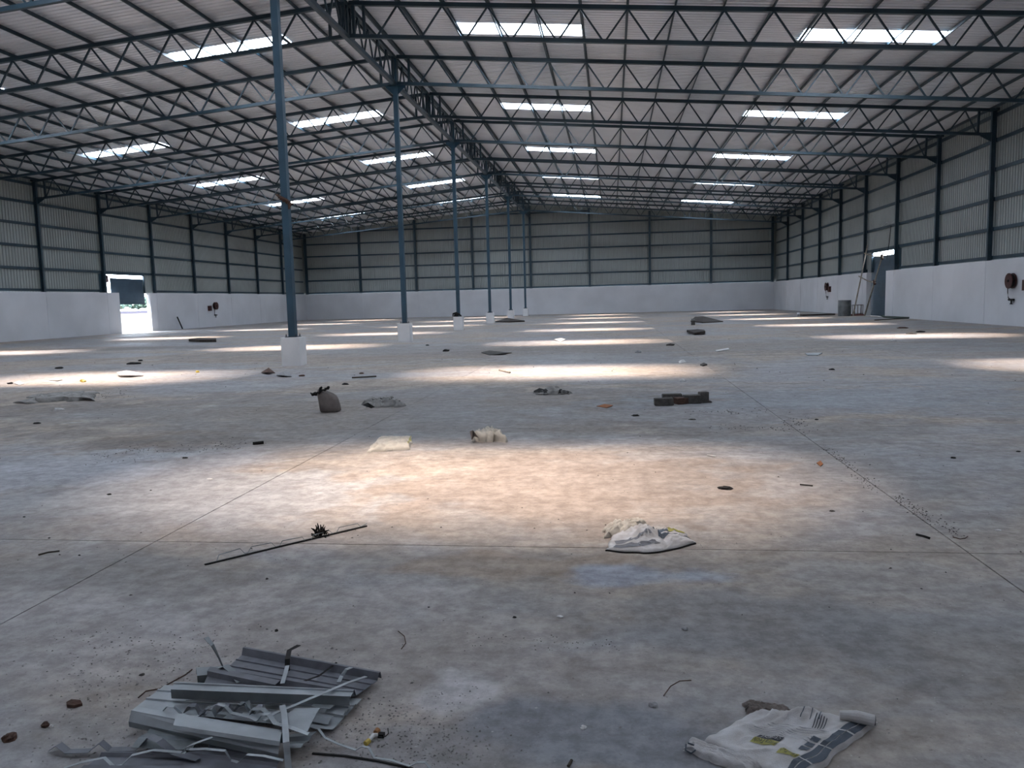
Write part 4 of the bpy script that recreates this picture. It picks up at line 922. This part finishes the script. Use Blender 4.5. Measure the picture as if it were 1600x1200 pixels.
MB().tube([spot(571, 1162, .012), spot(577, 1157, .014)], .010, 8).build('brass_end', YEL, t); MB().tube([spot(587, 1145, .012), spot(591, 1140, .016)], .011, 8).build('brass_end', mat('copper end', (.35, .16, .06), .5), t)
MB().tube([spot(577, 1156, .012), spot(583, 1149, .014), spot(590, 1148, .012)], [.006, .009, .007], 8).build('fitting_body', WSTONE, t)
MB().tube([spot(590, 1150, .008), spot(597, 1152, .01), spot(603, 1150, .01), spot(607, 1146, .012), spot(606, 1138, .01)], .002, 6).build('fitting_wire', DARK, t)
MB().box(-.012, .012, -.01, .01, 0, .014).build('fitting_block', DARK, t, tuple(spot(596, 1151)))
stick([(216, 1090, .003), (228, 1080, .006), (250, 1076, .005), (268, 1066, .006), (290, 1054, .005), (300, 1046, .004)], .0028, 'brown_rope', 'loose brown thin rope on the floor left of the metal pile', 'rope', RUST)

# ------------------------------------------------------------------ gravel and crumbs: countless, real geometry, one object each
def scatter(name, label, m, items):
    mb = MB()
    for x, y, r in items:
        if abs(x) > 40: continue
        a = random.uniform(0, pi); c, s_ = cos(a) * r, sin(a) * r; k = random.uniform(.45, .9)
        vs = [(x + c * 1.2, y + s_ * 1.2, r * .1), (x - s_ * k, y + c * k, r * .1), (x - c, y - s_, r * .1), (x + s_ * k, y - c * k, r * .1), (x + c * .2, y + s_ * .2, r * random.uniform(.5, .9))]
        mb.add(vs, [(0, 1, 4), (1, 2, 4), (2, 3, 4), (3, 0, 4), (3, 2, 1, 0)])
    o = mb.build(name, m); tag(o, label, 'gravel', None, 'stuff'); return o
random.seed(21)
it = []
for _ in range(1500):
    p = spot(random.gauss(330, 210), random.gauss(1120, 75)) if _ % 2 else spot(random.uniform(100, 560), random.uniform(1000, 1190))
    if 0 < p.y < 6: it.append((p.x, p.y, random.uniform(.0015, .006) * (1 if random.random() < .93 else 1.7)))
for _ in range(500):
    p = spot(random.gauss(650, 60), random.gauss(1150, 35)); it.append((p.x, p.y, random.uniform(.0015, .006)))
for _ in range(1100):
    p = Vector((random.uniform(-3.5, 3.5), random.uniform(2.3, 9), 0)); it.append((p.x, p.y, random.uniform(.002, .006)))
scatter('gravel', 'fine grey gravel and dust crumbs scattered over the front floor', GRAV, it)
it = []
for _ in range(900):
    y = random.uniform(4, 34); it.append((random.uniform(-y * .85 - 2, y * .5 + 2), y, random.choice((.004, .005, .007, .011)) * random.uniform(.6, 1.2) * (1 if y < 15 else 1.8)))
for (u0, v0, u1, v1, su, n_) in [(1290, 700, 1340, 735, 5, 70), (1345, 745, 1370, 765, 8, 50), (1400, 776, 1455, 812, 7, 110), (1470, 815, 1500, 835, 7, 40), (1110, 668, 1250, 670, 4, 60), (1240, 655, 1260, 672, 12, 60), (1070, 645, 1200, 642, 5, 50),
                                 (150, 715, 240, 700, 14, 80), (260, 708, 390, 690, 10, 90), (60, 622, 200, 616, 8, 90), (60, 1000, 420, 990, 20, 70), (720, 1000, 960, 1010, 16, 60)]:
    for _ in range(n_):
        f_ = random.random(); p = spot(u0 + (u1 - u0) * f_ + random.gauss(0, su), v0 + (v1 - v0) * f_ + random.gauss(0, su * .45))
        it.append((p.x, p.y, random.uniform(.0008, .0021) * p.y ** .8))
scatter('mortar_crumbs', 'dark mortar crumbs dotted over the floor and along the slab joints', CRUMB, it)
